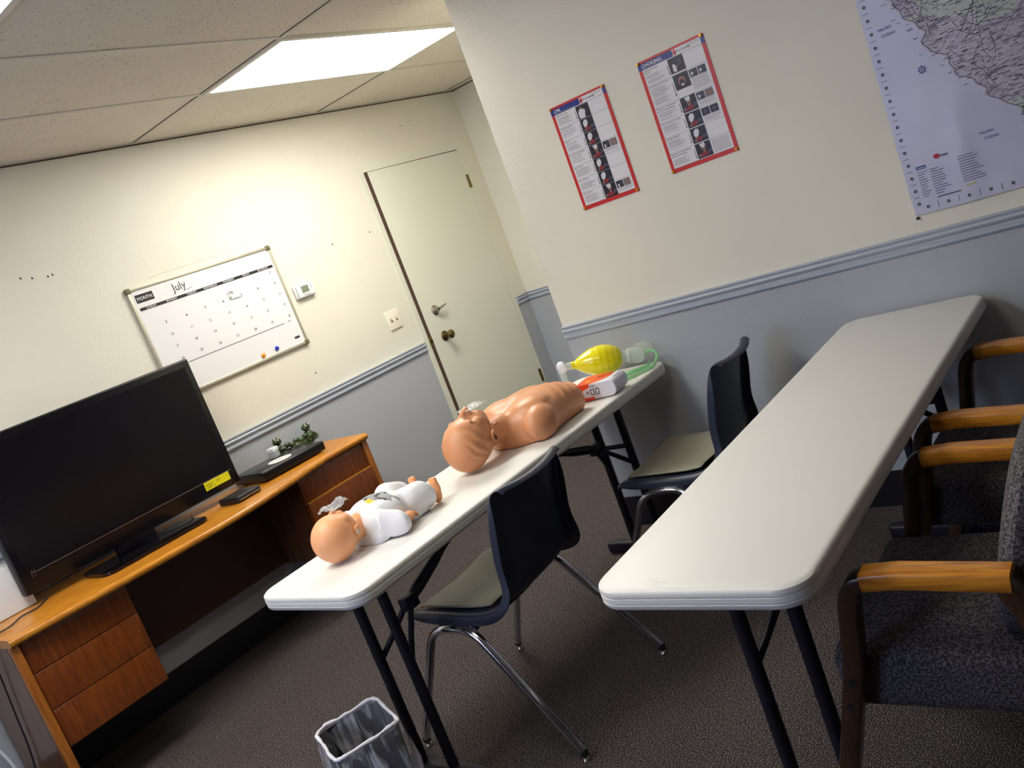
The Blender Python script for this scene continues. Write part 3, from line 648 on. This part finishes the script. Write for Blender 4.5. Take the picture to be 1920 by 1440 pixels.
# ------------------------------------------------------------------ desk
t = thing('desk', 'bow-fronted oak desk against the back wall', 'desk', (0, 0, 0), 0)
front = [Vector(p) for p in bez([(-2.14, -.53, 0), (-1.7, -.572, 0), (-1.2, -.588, 0), (-.85, -.53, 0), (-.6, -.468, 0), (-.285, -.462, 0)], 10)]
b = MB(); rings = []
for off, z in ((.004, .718), (-.004, .722), (-.010, .730), (-.010, .740), (-.005, .747), (.004, .750)):
    rings.append([Vector((p.x, p.y+off, z)) for p in front]+[Vector((-.285, -.03, z)), Vector((-2.14, -.03, z))])
b.loft(rings, OAK); b.build('desktop', t)
for x0, x1, nm in ((-2.14, -2.108, 'left'), (-.317, -.285, 'right')):
    b = MB(); yf = -.515 if x0 < -1 else -.452; b.box((x0, yf+.03, 0), (x1, -.035, .718), DESKD); b.box((x0, yf, 0), (x1, yf+.03, .718), wood('oak_edge', (168, 100, 36), (130, 70, 22), 2), bev=.006); b.build('end_panel', t)
for px0, px1, yf in ((-2.106, -1.69, -.50), (-.755, -.319, -.44)):
    b = MB(); b.box((px0, yf+.03, .29), (px1, -.05, .70), DESKD); b.build('pedestal', t)
    for i, (z1, z0) in enumerate(((.712, .590), (.587, .442), (.439, .29))):
        d = .012 if px0 > -1 and i > 0 else 0
        b = MB(); b.box((px0+.003, yf-d, z0), (px1-.002, yf+.028, z1), DESKW, bev=.002)
        if d: b.box((px0+.003, yf-d-.001, z1-.004), (px1-.002, yf+.02, z1+.001), OAK)  # golden strip paints the light caught by the drawer's top edge
        b.build('drawer', t)
b = MB(); b.box((-1.69, -.10, .30), (-.755, -.08, .70), mat('dark_panel_wood', (58, 28, 20), .5)); b.build('modesty_panel', t)

# ------------------------------------------------------------------ television
t = thing('television', 'large black flat television on the desk in front of the whiteboard', 'television', (-1.417, -.25, .751), 0)
W2 = .513
b = MB(); b.box((-W2, 0, .049), (W2, .05, .669), BLACKM, bev=.006); b.box((-W2*.8, .05, .12), (W2*.8, .10, .56), BLACKM, bev=.02); b.build('housing', t)
b = MB(); b.box((-W2+.004, -.006, .055), (W2-.004, .002, .665), BLACKG, bev=.003); b.build('bezel', t)
b = MB(); b.box((-W2+.032, -.0075, .135), (W2-.032, -.005, .635), mat('dark_screen', (6, 5, 12), .25, spec=.3)); b.build('screen', t)
b = MB(); b.box((-W2+.06, -.009, .122), (W2-.03, -.006, .1245), mat('silver_trim', (190, 190, 195), .25, metal=1)); b.build('trim_strip', t)
b = MB(); F = Fr((-W2+.045, -.0065, .118), (1, 0, 0), (0, 0, 1)); b.line(F, [(0, 0), (.004, .014)], .003, .0006, NICKEL); b.line(F, [(.012, .002), (.016, .016)], .003, .0006, NICKEL); b.line(F, [(.002, .007), (.014, .009)], .003, .0006, NICKEL); b.line(F, [(-.002, -.008), (.016, -.006)], .002, .0006, NICKEL); b.build('badge', t)
b = MB()
b.loft([[Vector((p.x, p.y, z)) for p in rrect(-.29, -.19+i, .20, .06, .05)] for z, i in ((.002, 0), (.010, 0), (.014, .0))], mat('black_glass_base', (10, 9, 14), .08)); b.build('stand_base', t)
b = MB(); b.box((-.13, .0, .012), (.05, .045, .08), BLACKG, bev=.01); b.build('stand_neck', t)
o = MB(); F = WF(.0095); YEL = mat('yellow_sticker', (226, 214, 10), .5)
o.box((.330, -.0088, .083), (.466, -.0078, .122), YEL); o.text(F, 'PROJECT', .336, .103, .0105, .0003, INK); o.text(F, 'CORP*', .338, .090, .0105, .0003, INK); o.text(F, '5', .375, .088, .012, .0003, INK, .02); o.text(F, '$10', .396, .104, .012, .0003, INK)
o = o.build('sticker', None, (-1.417, -.25, .751)); tag(o, 'yellow sticker with handwriting on the lower right of the television', 'sticker')

# DVD player, disc, white box, frogs
PX, PY = -.640, -.215; pr = math.radians(-2)
t = thing('disc_player', 'flat black disc player on the desk beside the television', 'disc player', (PX, PY, .751), pr)
b = MB(); b.box((-.20, -.13, .006), (.175, .13, .052), mat('dark_grey_lid', (30, 30, 30), .22), bev=.004); b.build('case', t)
b = MB(); b.box((-.201, -.140, .007), (.176, -.128, .050), BLACKG, bev=.003); b.box((-.19, -.1415, .046), (.165, -.139, .0475), MATS['silver_trim']); b.build('front_panel', t)
for x in (-.16, .13):
    for y in (-.1, .1): b = MB(); b.lathe([(.012, 0), (.012, .007)], BLACKM, Matrix.Translation((x, y, 0)), 12); b.build('foot', t)
b = MB(); b.lathe([(.0075, 0), (.06, 0), (.06, .0012), (.0075, .0012), (.0075, 0)], mat('white_disc', (236, 234, 230), .35), n=40); b.quad(Fr((0, 0, 0), (1, 0, 0), (0, 1, 0)), -.018, .018, .018, .022, .0015, GINK)
tag(b.build('disc', None, (-.672, -.262, .8035)), 'white disc lying on the black disc player', 'disc')
b = MB(); b.box((-.022, -.022, .028), (.022, .022, .052), WHITEP, bev=.005); bx = b
t = thing('plastic_box', 'small white and clear plastic box on the disc player', 'box', (-.615, -.150, .8035), .3)
bx.build('lid', t); b = MB(); b.box((-.020, -.020, 0), (.020, .020, .028), mat('frosted_plastic', (200, 204, 206), .3, alpha=.55), bev=.003); b.build('container', t)
GR = mat('green_glazed_ceramic', (52, 74, 36), .15, coat=.5, vary=(30, (28, 44, 22), .4, .65)); EYE = mat('frog_eye', (225, 225, 215), .3)
t = thing('frog_figurine', 'green glazed figurine of two frogs on a leaf behind the disc player', 'figurine', (-.405, -.050, .751), math.radians(-3))
b = MB(); b.ball((0, 0, .030), (.125, .030, .034), GR)
for i in range(7): b.ball((-.09+.03*i, -.020+.004*(i % 2), .056+.010*(i % 2)), (.020, .012, .012), GR)
b.build('leaf', t)
for s, hx in ((-1, -.105), (1, .095)):
    b = MB(); b.ball((hx, 0, .055), (.026, .024, .034), GR); b.ball((hx+s*-.004, -.004, .101), (.025, .022, .019), GR)
    b.ball((hx-.010, -.006, .114), (.009, .009, .009), GR); b.ball((hx+.012, -.006, .114), (.009, .009, .009), GR)
    for q in (-1, 1): b.tube([(hx+q*.016, -.016, .062), (hx+q*.03, -.024, .046), (hx+q*.024, -.030, .03)], [.008, .007, .009], GR, 8); b.ball((hx+q*.026, -.01, .036), (.020, .014, .014), GR)
    fo = b.build('frog', t)
    b = MB(); b.ball((hx-.010, -.013, .116), .0045, EYE, sub=2); b.ball((hx+.012, -.013, .116), .0045, EYE, sub=2); b.build('eyes', fo)
b = MB(); b.box((-.075, -.07, 0), (.06, .075, .030), BLACKM, bev=.008); b.box((-.07, -.072, .010), (.05, -.069, .014), NICKEL)
tag(b.build('set_top_box', None, (-1.005, -.375, .751), .08), 'small black box in front of the right corner of the television', 'media box')
t = thing('white_device', 'white box-shaped device on the desk at the left edge', 'electronic device', (-2.0, -.125, .751), 0)
b = MB(); b.box((-.12, -.06, 0), (.115, .09, .180), WHITEP, bev=.006); b.build('housing', t)
b = MB(); b.disc(WF(.0605), -.030, .118, .028, .0006, BLACKM, 14, .022); b.build('cutout', t)
b = MB(); b.tube(bez([(-1.86, -.22, .756), (-1.93, -.30, .756), (-2.0, -.31, .757), (-2.06, -.36, .756), (-2.12, -.38, .757), (-2.15, -.37, .74), (-2.152, -.33, .6), (-2.15, -.28, .45), (-2.15, -.22, .25), (-2.155, -.10, .05), (-2.2, -.06, .006)], 8), .003, BLACKM, 8)
tag(b.build('cable', None), 'black cable running over the desk and down its left side', 'cable')
b = MB(); b.tube(bez([(-2.3, -.02, .62), (-2.25, -.03, .42), (-2.19, -.05, .28), (-2.17, -.07, .14), (-2.17, -.12, .010), (-2.25, -.2, .006)], 8), .006, WHITEP, 8)
tag(b.build('cable', None), 'white cable hanging beside the left end of the desk', 'cable')
b = MB(); b.tube(bez([(-1.37, -.24, .77), (-1.33, -.30, .768), (-1.27, -.33, .768), (-1.22, -.30, .768), (-1.20, -.24, .768)], 8), .0022, BLACKM, 8)
tag(b.build('cable', None), 'thin black cable looped on the television stand', 'cable')

# ------------------------------------------------------------------ waste bin with liner
t = thing('waste_bin', 'dark plastic waste bin lined with a translucent bag', 'waste bin', (-1.862, -1.872, 0), math.radians(-24))
def binring(s, z, wob=0, n=10, seed=0):
    R = rrect(-.098*s, -.112*s, .098*s, .112*s, .035*s, z, n); out = []
    for i, p in enumerate(R):
        k = 1+wob*noise.noise(Vector((p.x*38, p.y*38, z*14+seed))); out.append(Vector((p.x*k, p.y*k, z+wob*.06*noise.noise(Vector((p.x*30, p.y*30, seed+5))))))
    return out
b = MB(); b.loft([binring(.8, 0), binring(.8, .004), binring(1.0, .318), binring(.97, .318), binring(.77, .01)], mat('charcoal_plastic', (34, 32, 40), .5)); b.build('body', t)
def liner_mat():
    m = bpy.data.materials.new('translucent_bin_liner'); m.use_nodes = True; nt = m.node_tree; p = nt.nodes['Principled BSDF']
    p.inputs['Base Color'].default_value = (.8, .8, .88, 1); p.inputs['Roughness'].default_value = .28
    n = nt.nodes.new('ShaderNodeTexNoise'); n.inputs['Scale'].default_value = 24; n.inputs['Detail'].default_value = 5; n.inputs['Distortion'].default_value = 1.5
    tc = nt.nodes.new('ShaderNodeTexCoord'); mp = nt.nodes.new('ShaderNodeMapping'); mp.inputs['Scale'].default_value = (1, 1, .18); nt.links.new(tc.outputs['Object'], mp.inputs[0]); nt.links.new(mp.outputs[0], n.inputs[0])
    r = nt.nodes.new('ShaderNodeMapRange'); r.inputs[1].default_value = .46; r.inputs[2].default_value = .72; r.inputs[3].default_value = .12; r.inputs[4].default_value = .9; nt.links.new(n.outputs['Fac'], r.inputs[0]); nt.links.new(r.outputs[0], p.inputs['Alpha'])
    bp = nt.nodes.new('ShaderNodeBump'); bp.inputs['Strength'].default_value = .8; bp.inputs['Distance'].default_value = .01; nt.links.new(n.outputs['Fac'], bp.inputs['Height']); nt.links.new(bp.outputs[0], p.inputs['Normal'])
    return m
LM = liner_mat()
b = MB(); rr = [binring(.74, .03, .1), binring(.80, .10, .09), binring(.88, .2, .07), binring(.95, .30, .03), binring(.975, .323, .02), binring(1.0, .3275, .02), binring(1.03, .322, .03), binring(1.05, .29, .09, seed=1), binring(1.09, .25, .14, seed=2), binring(1.10, .20, .20, seed=3), binring(1.06, .14, .16, seed=4), binring(1.0, .09, .12, seed=4)]
b.loft(rr, LM, caps=False); b.build('liner', t)
b = MB(); R = binring(1.0, .3285, .03, 10); R = [p+Vector((0, 0, .006*noise.noise(p*25)))+.004*noise.noise_vector(p*45) for p in [q for a, c in zip(R, R[1:]+R[:1]) for q in ([a.lerp(c, k/6) for k in range(6)] if (a-c).length > .03 else [a])]]; b.tube(R, [.0052+.0035*noise.noise(p*90) for p in R], mat('bunched_liner', (226, 224, 232), .4), 8, closed=True); b.build('liner_rim', t)

# ------------------------------------------------------------------ adult manikin (head to -x, feet end to +x)
TZ = .7375
mk = thing('training_manikin', 'bald adult torso training manikin lying face up on the table', 'manikin', (-.900, -1.872, TZ), math.radians(-2))
def sect(x, w, h, n=28):
    out = []
    for k in range(n):
        a = 2*math.pi*k/n; c, s = math.cos(a), math.sin(a)
        yy = w*math.copysign(abs(c)**.82, c); zz = h*.36+(h*.64*abs(s)**.8 if s > 0 else -h*.36*min(1, abs(s)*1.7))
        out.append(Vector((x, yy, zz)))
    return out
b = MB()
S = [(.020, .045, .085), (.034, .08, .105), (.055, .125, .122), (.083, .156, .130), (.12, .168, .140), (.18, .160, .150), (.24, .148, .152), (.30, .142, .148), (.33, .140, .138), (.358, .138, .13), (.378, .134, .122), (.386, .124, .11)]
b.loft([sect(*s) for s in S], SKIN)
for s in (-1, 1):
    b.ball((.100, s*.136, .058), (.078, .050, .064), SKIN); b.ball((.145, s*.070, .116), (.085, .072, .034), SKIN)
b.tube([(-.09, 0, .090), (-.03, 0, .084), (.06, 0, .078)], [.044, .043, .054], SKIN, 20)
me = blob(b, .0065, 14)
for v in me.vertices:
    c = v.co
    if c.x > .2:      # ribs and the dip under the rib cage
        k = min(1, (c.x-.2)/.05)*max(0, min(1, (.42-c.x)/.05)); lat = min(1, abs(c.y)/.09)*max(0, min(1, (.145-c.z)/.04))*min(1, max(0, (c.z-.05)/.04))
        ph = (c.x+.35*abs(c.y)+.25*(.2-c.z)); c.z += .0052*k*lat*math.sin(ph*135); c.y += math.copysign(.004*k*lat*math.sin(ph*135), c.y)
    if .05 < c.x < .42: c.z -= .007*math.exp(-(c.y/.018)**2)*min(1, max(0, c.z-.07)/.04)*min(1, (.42-c.x)/.1)
    if c.z < .001: c.z = 0
fin(me, 'torso', SKIN, mk)
# head: crown to -x, face up, near ear towards -y
hx = -.125
b = MB()
b.ball((hx-.01, 0, .100), (.098, .078, .088), SKIN, sub=4); b.ball((hx-.030, 0, .092), (.078, .080, .088), SKIN, sub=4)
b.ball((hx+.045, 0, .135), (.052, .058, .055), SKIN)          # jaw and mid face
b.ball((hx+.075, 0, .150), (.028, .036, .036), SKIN)          # chin
b.ball((hx+.060, 0, .178), (.020, .026, .014), SKIN)          # mouth mound
b.tube([(hx-.012, 0, .175), (hx+.012, 0, .194), (hx+.032, 0, .202), (hx+.042, 0, .188)], [.010, .012, .015, .010], SKIN, 14)   # nose
for s in (-1, 1):
    b.ball((hx+.030, s*.013, .190), (.010, .009, .009), SKIN)
    b.ball((hx-.014, s*.032, .172), (.012, .026, .010), SKIN)       # brows
    b.ball((hx+.022, s*.044, .155), (.028, .020, .020), SKIN)       # cheeks
b.tube([(hx+.02, 0, .09), (hx+.09, 0, .09)], [.055, .05], SKIN, 20)
me = blob(b, .0045, 4)
for v in me.vertices:
    c = v.co; q = Vector((c.x-hx-.004, abs(c.y)-.030, c.z-.172))
    if q.length < .022: c.z -= .008*(1-q.length/.022)                 # eye sockets
    q = Vector((c.x-hx-.058, c.y*.5, c.z-.188))
    if q.length < .016: c.z -= .009*(1-q.length/.016)                 # open mouth
    k = max(0, min(1, (hx+.0-c.x+.3*abs(c.y))/.03))*max(0, min(1, (.170-c.z)/.03))*max(0, min(1, (c.z-.035)/.03))*max(0, min(1, (c.x-hx+.085)/.03))
    if k > 0:                                                        # moulded wavy hair
        d = Vector((c.x-hx, c.y, (c.z-.1))).normalized(); ph = c.z*150+c.x*150+5*noise.noise(Vector((c.x*14, c.y*14, c.z*20))); v.co = c+d*.0040*k*math.sin(ph)
    if c.z < .001: c.z = 0
hd = fin(me, 'head', SKIN, mk)
for s in (-1, 1):
    b = MB(); P = [(hx+.042+.011*math.cos(a)*1.0, s*(.0765+.003*math.sin(a)), .092+.019*math.sin(a)) for a in [2*math.pi*k/16 for k in range(16)]]
    b.tube(P, [.0042+.0014*math.sin(2*math.pi*k/16) for k in range(16)], SKIN, 10, closed=True); b.ball((hx+.038, s*.074, .090), (.010, .005, .017), SKIN)
    b.ball((hx+.044, s*.078, .086), (.005, .006, .009), mat('dark_ear_hole', (70, 30, 26), .6), sub=2); b.build('ear', hd)
b = MB()
for s in (-1, 1): b.ball((hx+.037, s*.007, .203), (.0035, .003, .003), MATS['dark_ear_hole'], sub=2)
b.build('nostrils', hd)
b = MB(); b.lathe([(.012, 0), (.013, .012), (.010, .014), (.001, .014)], SKIN, Matrix.Translation((-.008, -.022, .104)), 16); b.build('valve_cap', mk)
def film(cx, cy, cz, rx, ry, seed, amp, T=None, dome=0, name='face_shield', label='', cat='face shield', grp=None, rz=0):
    N = 22; b = MB(); vs = []
    for j in range(N+1):
        for i in range(N+1):
            u, v = i/N*2-1, j/N*2-1; x, y = rx*u*math.sqrt(1-v*v/2), ry*v*math.sqrt(1-u*u/2); rr_ = u*u+v*v
            z = amp*(.55+noise.noise(Vector((u*1.3+seed, v*1.3, seed))))*(1-.5*rr_)+amp*.16*noise.noise(Vector((u*5+seed, v*5, 1)))+dome*rr_
            vs.append((x, y, z))
    b.add(vs, [(j*(N+1)+i, j*(N+1)+i+1, (j+1)*(N+1)+i+1, (j+1)*(N+1)+i) for j in range(N) for i in range(N)], CLEAR, True)
    return tag(b.build(name, None, (cx, cy, cz), rz), label, cat, grp)
film(-.958, -1.868, TZ+.193, .060, .050, 3.1, .020, dome=.004, label='crumpled clear face shield over the mouth of the adult manikin', grp='clear face shields')
# ------------------------------------------------------------------ infant manikin
bk = thing('infant_manikin', 'bald infant training manikin in a white outfit lying face up', 'manikin', (-1.553, -1.836, TZ), math.radians(-1)); bk.scale = (1.1, 1.1, 1.1)
b = MB(); hx = -.082
b.ball((hx-.012, 0, .066), (.062, .058, .064), SKINB, sub=4); b.ball((hx+.018, 0, .074), (.046, .050, .050), SKINB); b.ball((hx+.036, 0, .098), (.020, .026, .020), SKINB); b.ball((hx+.050, 0, .088), (.018, .022, .020), SKINB)
b.ball((hx+.012, 0, .126), (.009, .009, .010), SKINB, sub=2); b.ball((hx+.028, 0, .120), (.012, .016, .008), SKINB, sub=2)
for s in (-1, 1): b.ball((hx+.018, s*.026, .100), (.022, .018, .018), SKINB)
b.tube([(hx+.02, 0, .055), (.0, 0, .055), (.05, 0, .058)], [.036, .032, .04], SKINB, 18)
b.loft([sect(x, w, h, 24) for x, w, h in ((.02, .045, .075), (.05, .07, .09), (.12, .062, .09), (.2, .06, .075), (.24, .05, .06))], SKINB)
def limb(P, R): b.tube(bez(P, 6), [R[0]+(R[1]-R[0])*k/(6*(len(P)-1)) for k in range(6*(len(P)-1)+1)], SKINB, 12)
limb([(.04, -.06, .05), (.085, -.102, .036), (.145, -.092, .030)], (.024, .015)); limb([(.04, .06, .05), (.10, .105, .036), (.16, .095, .03)], (.024, .015))
limb([(.21, -.03, .045), (.30, -.055, .05), (.355, -.062, .03)], (.034, .018)); limb([(.21, .03, .045), (.32, .06, .05), (.40, .055, .03)], (.034, .018))
for hx_, hy, s in ((.160, -.089, -1), (.175, .092, 1)):      # hands: palm, four curled fingers, thumb
    b.ball((hx_+.002, hy, .030), (.022, .017, .014), SKINB)
    for q in range(4): b.tube([(hx_+.010, hy-.012+.008*q, .034), (hx_+.030-.003*abs(q-1.5), hy-.013+.0085*q, .031), (hx_+.036-.003*abs(q-1.5), hy-.013+.0085*q, .018)], [.0050, .0048, .0042], SKINB, 8)
    b.tube([(hx_-.004, hy-s*.008, .030), (hx_+.008, hy-s*.021, .028), (hx_+.018, hy-s*.022, .020)], [.0055, .005, .0044], SKINB, 8)
for fx, fy in ((.372, -.062), (.415, .056)):                # feet standing on the heel, toes up
    b.ball((fx, fy, .022), (.024, .017, .021), SKINB); b.tube([(fx, fy, .018), (fx+.012, fy, .044), (fx+.010, fy, .064)], [.018, .017, .015], SKINB, 12)
    for q in range(5): b.ball((fx+.010, fy-.012+.006*q, .071-.0014*abs(q-1)), (.0085, .0038, .0085), SKINB, sub=2)
SQ = lambda x: x if x < -.04 else -.04+(x+.04)*(.57+.10*min(1, (x+.04)/.2))
me = blob(b, .0028, 3)
for v in me.vertices:
    c = v.co; c.x = SQ(c.x)
    for s in (-1, 1):
        q = Vector((c.x-hx-.001, c.y-s*.018, c.z-.112))
        if q.length < .014: c.z -= .003*(1-q.length/.014)
    q = Vector((c.x-hx-.030, c.y*.6, c.z-.126))
    if q.length < .008: c.z -= .006*(1-q.length/.008)
    if c.z < .001: c.z = 0
bd = fin(me, 'body', SKINB, bk)
for s in (-1, 1):
    b = MB(); b.tube([(hx+.030+.008*math.cos(a), s*(.0530+.003*math.sin(a)), .066+.013*math.sin(a)) for a in [2*math.pi*k/14 for k in range(14)]], .0036, SKINB, 8, closed=True)
    b.ball((hx+.028, s*.051, .064), (.006, .004, .010), WHITEP if s < 0 else SKINB, sub=2); b.build('ear', bd)
# outfit: one garment, sleeves to the wrist, legs to the ankle
b = MB()
b.loft([sect(x, w, h, 28) for x, w, h in ((.005, .044, .070), (.02, .066, .086), (.045, .074, .094), (.09, .074, .102), (.14, .070, .106), (.19, .074, .098), (.235, .076, .080), (.27, .078, .072), (.30, .070, .060))], PAPER)
def sleeve(P, R): b.tube(bez(P, 6), [R[0]+(R[1]-R[0])*k/(6*(len(P)-1)) for k in range(6*(len(P)-1)+1)], PAPER, 16)
sleeve([(.05, -.055, .052), (.085, -.100, .037), (.108, -.098, .030)], (.036, .024)); sleeve([(.05, .055, .052), (.10, .103, .037), (.146, .098, .030)], (.036, .024))
sleeve([(.21, -.035, .048), (.28, -.058, .056), (.325, -.062, .038)], (.044, .034)); sleeve([(.21, .035, .048), (.30, .06, .06), (.365, .056, .038)], (.044, .034))
me = blob(b, .003, 9)
def inpoly(x, y, P):
    k = False
    for (a, c), (d, e) in zip(P, P[1:]+P[:1]):
        if (c > y) != (e > y) and x < (d-a)*(y-c)/(e-c)+a: k = not k
    return k
NRM = [v.normal.copy() for v in me.vertices]; ORG = [v.co.copy() for v in me.vertices]
for v, n, c in zip(me.vertices, NRM, ORG):
    a = .0055*noise.noise(c*18)+.0025*math.sin(c.x*55+c.y*85+3*noise.noise(c*12))+.003; q = c+n*a
    v.co = Vector((SQ(q.x), q.y*1.06, q.z))
    if v.co.z < .0: v.co.z = 0
PR1 = mat('grey_print', (150, 150, 154), .7); PR2 = mat('yellow_print', (236, 190, 40), .6); PR3 = mat('dark_print', (50, 48, 52), .6); CLOTH = mat('white_cotton', (232, 232, 236), .8, bump=(300, .15, .001))
g = fin(me, 'outfit', [CLOTH, PR1, PR2, PR3], bd)
ell = [(.125, -.058), (.112, -.03), (.098, -.004), (.100, .05), (.125, .072), (.165, .066), (.188, .03), (.186, -.02), (.176, -.05), (.190, -.066), (.178, -.076), (.160, -.060), (.142, -.070)]
for p in me.polygons:
    x, y, z = p.center; x = -.04+(x+.04)/.63
    if z < .04: continue
    if inpoly(x, y, [(.085, -.022), (.112, -.028), (.118, .0), (.092, .006)]): p.material_index = 2
    elif inpoly(x, y, ell):
        p.material_index = 1
        if noise.noise(Vector((x*60, y*60, 0))) > .33 or (y < -.015 and abs((x-.128)) < .006): p.material_index = 3
film(-1.603, -1.815, TZ+.138, .054, .046, 8.3, .028, dome=.006, label='crumpled clear face shield over the mouth of the infant manikin', grp='clear face shields', rz=.4)

# ------------------------------------------------------------------ defibrillator trainer
# front face looks to -x and spans -1.926 .. -2.115 in y, top near z .80
t = thing('defibrillator_trainer', 'red and white defibrillator training unit beside the adult torso', 'defibrillator', (-.438, -2.008, TZ), math.radians(-83.5))
# local: x to the right in the photo, -y towards the viewer, z up
RED2 = mat('orange_red_plastic', (226, 62, 22), .35); WHT = mat('pearl_white_plastic', (222, 222, 236), .3)
L2, DD, HH = .088, .118, .064
def aprof(x):   # height of the section along x: right end rounded
    return HH
b = MB(); out = []
for x, z in [(-L2, 0), (L2-.026, 0)]+[(L2-.026+.026*math.sin(a), .026-.026*math.cos(a)) for a in [math.radians(k) for k in (30, 60, 90)]]+[(L2-.022+.022*math.cos(a), HH-.022+.022*math.sin(a)) for a in [math.radians(k) for k in (20, 45, 70, 90)]]+[(-L2+.012, HH), (-L2+.002, HH-.006)]:
    out.append((x, z))
b.loft([[Vector((x, y, z+.002)) for x, z in out] for y in (0, DD)], WHT, smooth=False); b.build('housing', t, mods=[('BEVEL', dict(width=.005, segments=3, limit_method='ANGLE'))])
b = MB(); F = WF(.0006)
b.poly(F, [(-L2-.0005, .002), (-.012, .002), (-.012, .014), (-.048, .014), (-.060, .022), (-.066, .030), (-.060, .040), (-.045, .048), (-.020, .053), (-.020, HH+.002), (-L2+.008, HH+.002), (-L2-.0005, HH-.006)], .0, RED2)
F2 = Fr((0, 0, HH+.0026), (1, 0, 0), (0, 1, 0))
b.poly(F2, [(-L2+.004, 0), (-.022, 0)]+[(-.022+.072*math.sin(a)+.012*0, .0+.035+.055-.09*math.cos(a)) for a in [math.radians(k) for k in range(20, 91, 10)]]+[(.045, .110), (.02, .122), (-.03, .128), (-L2+.004, .125)], .0, RED2)
b.box((-L2-.0012, 0, .003), (-L2, DD, HH-.004), RED2)
b.build('red_panel', t)
b = MB()
for x in (-.020, .002): b.line(F, [(x, .022), (x+.013, .022), (x+.013, .044), (x, .044), (x, .022)], .003, .0008, INK)
b.line(F, [(-.034+.008*math.cos(k*.63), .034+.009*math.sin(k*.63)) for k in range(11)], .0012, .0008, REDM); b.disc(F, -.034, .034, .0035, .0008, INK, 10)
for k in range(3): b.quad(F, -.016, .052+.0028*k, .004, .0538+.0028*k, .0006, GINK)
b.build('control_windows', t); b = MB()
for k in range(9): b.line(F2, [(-.018+.0075*k, .060+.004*k), (-.008+.0075*k, .085+.003*k)], .0025, .0006, mat('dark_red_grill', (120, 20, 12), .6))
b.poly(F2, [(-.062, .045), (-.036, .040), (-.044, .068)], .0006, mat('orange_yellow_print', (250, 170, 20), .4)); b.disc(F2, -.078, .035, .006, .0006, PHG, 8)
for k in range(4): b.quad(F2, .070, .045+.016*k-.005, .076, .055+.016*k-.005, .0005, GINK)
b.build('top_markings', t)

# ------------------------------------------------------------------ bag valve mask
t = thing('bag_valve_mask', 'yellow resuscitator bag with clear valve and green tubing behind the defibrillator', 'resuscitator bag', (0, 0, 0), 0)
A, B_ = Vector((-.255, -1.805, .848)), Vector((-.125, -1.965, .812)); ax = (B_-A).normalized(); Lb = (B_-A).length
Tm = Matrix.Translation(A) @ Vector((0, 0, 1)).rotation_difference(ax).to_matrix().to_4x4()
YB = mat('yellow_silicone', (240, 226, 10), .22, coat=.3); b = MB()
pr_ = []
for k in range(41):
    s = k/40; r = .063*math.sin(math.pi*min(1, s**1.25*.90))**.6 if 0 < s < 1 else .016
    r = max(.016, r)
    if .35 < s < .95: r += .0007*math.sin(s*50)
    pr_.append((r, s*Lb))
b.lathe(pr_, YB, Tm, 32); b.build('bag', t)
CL2 = mat('clear_rigid_plastic', (230, 242, 235), .08, alpha=.38); FW = mat('frosted_white_plastic', (238, 240, 244), .3, alpha=.85)
b = MB(); b.lathe([(.016, .002), (.016, -.02), (.013, -.022), (.013, -.03)], CL2, Tm, 20)
b.ball(A-ax*.040, (.014, .025, .026), FW); b.lathe([(.014, 0), (.014, .05), (.018, .052), (.018, .058)], CL2, Matrix.Translation(A-ax*.045-Vector((0, 0, .075))), 20); b.build('valve', t)
b = MB(); c = A-ax*.045; zt = TZ-c.z
Tk = Matrix.Translation((c.x, c.y, TZ))
b.lathe([(.040, .0), (.048, .006), (.046, .016), (.036, .020), (.030, .030), (.018, .042), (.012, .048)], CL2, Tk, 28); b.lathe([(.036, .001), (.050, .002), (.052, .009), (.046, .015), (.036, .010)], mat('mask_cushion', (222, 232, 232), .3, alpha=.6), Tk, 28); b.build('mask', t)
b = MB(); Te = Matrix.Translation(B_) @ Vector((0, 0, 1)).rotation_difference((ax+Vector((.12, -.25, -.12))).normalized()).to_matrix().to_4x4()
b.lathe([(.018, -.006), (.024, 0), (.024, .02), (.032, .026), (.034, .075), (.026, .088), (.012, .092)], CL2, Te, 26); b.build('reservoir_connector', t)
GT = mat('green_tube', (140, 222, 150), .2, alpha=.5); b = MB()
b.tube(bez([(-.085, -2.045, .795), (-.072, -2.075, .80), (-.085, -2.10, .775), (-.13, -2.09, TZ+.008), (-.19, -2.06, TZ+.007), (-.235, -2.035, TZ+.007), (-.225, -1.99, TZ+.007), (-.17, -1.98, TZ+.007), (-.12, -2.02, TZ+.007), (-.10, -2.07, TZ+.007)], 8), .0065, GT, 10)
b.tube(bez([(-.09, -2.06, TZ+.02), (-.14, -2.075, TZ+.02), (-.20, -2.045, TZ+.02), (-.215, -2.0, TZ+.018)], 8), .0055, GT, 10); b.build('oxygen_tube', t)
b = MB(); b.ball((-.040, -2.02, .81), (.022, .05, .028), mat('thin_clear_bag', (220, 226, 200), .1, alpha=.16)); b.build('reservoir_bag', t)
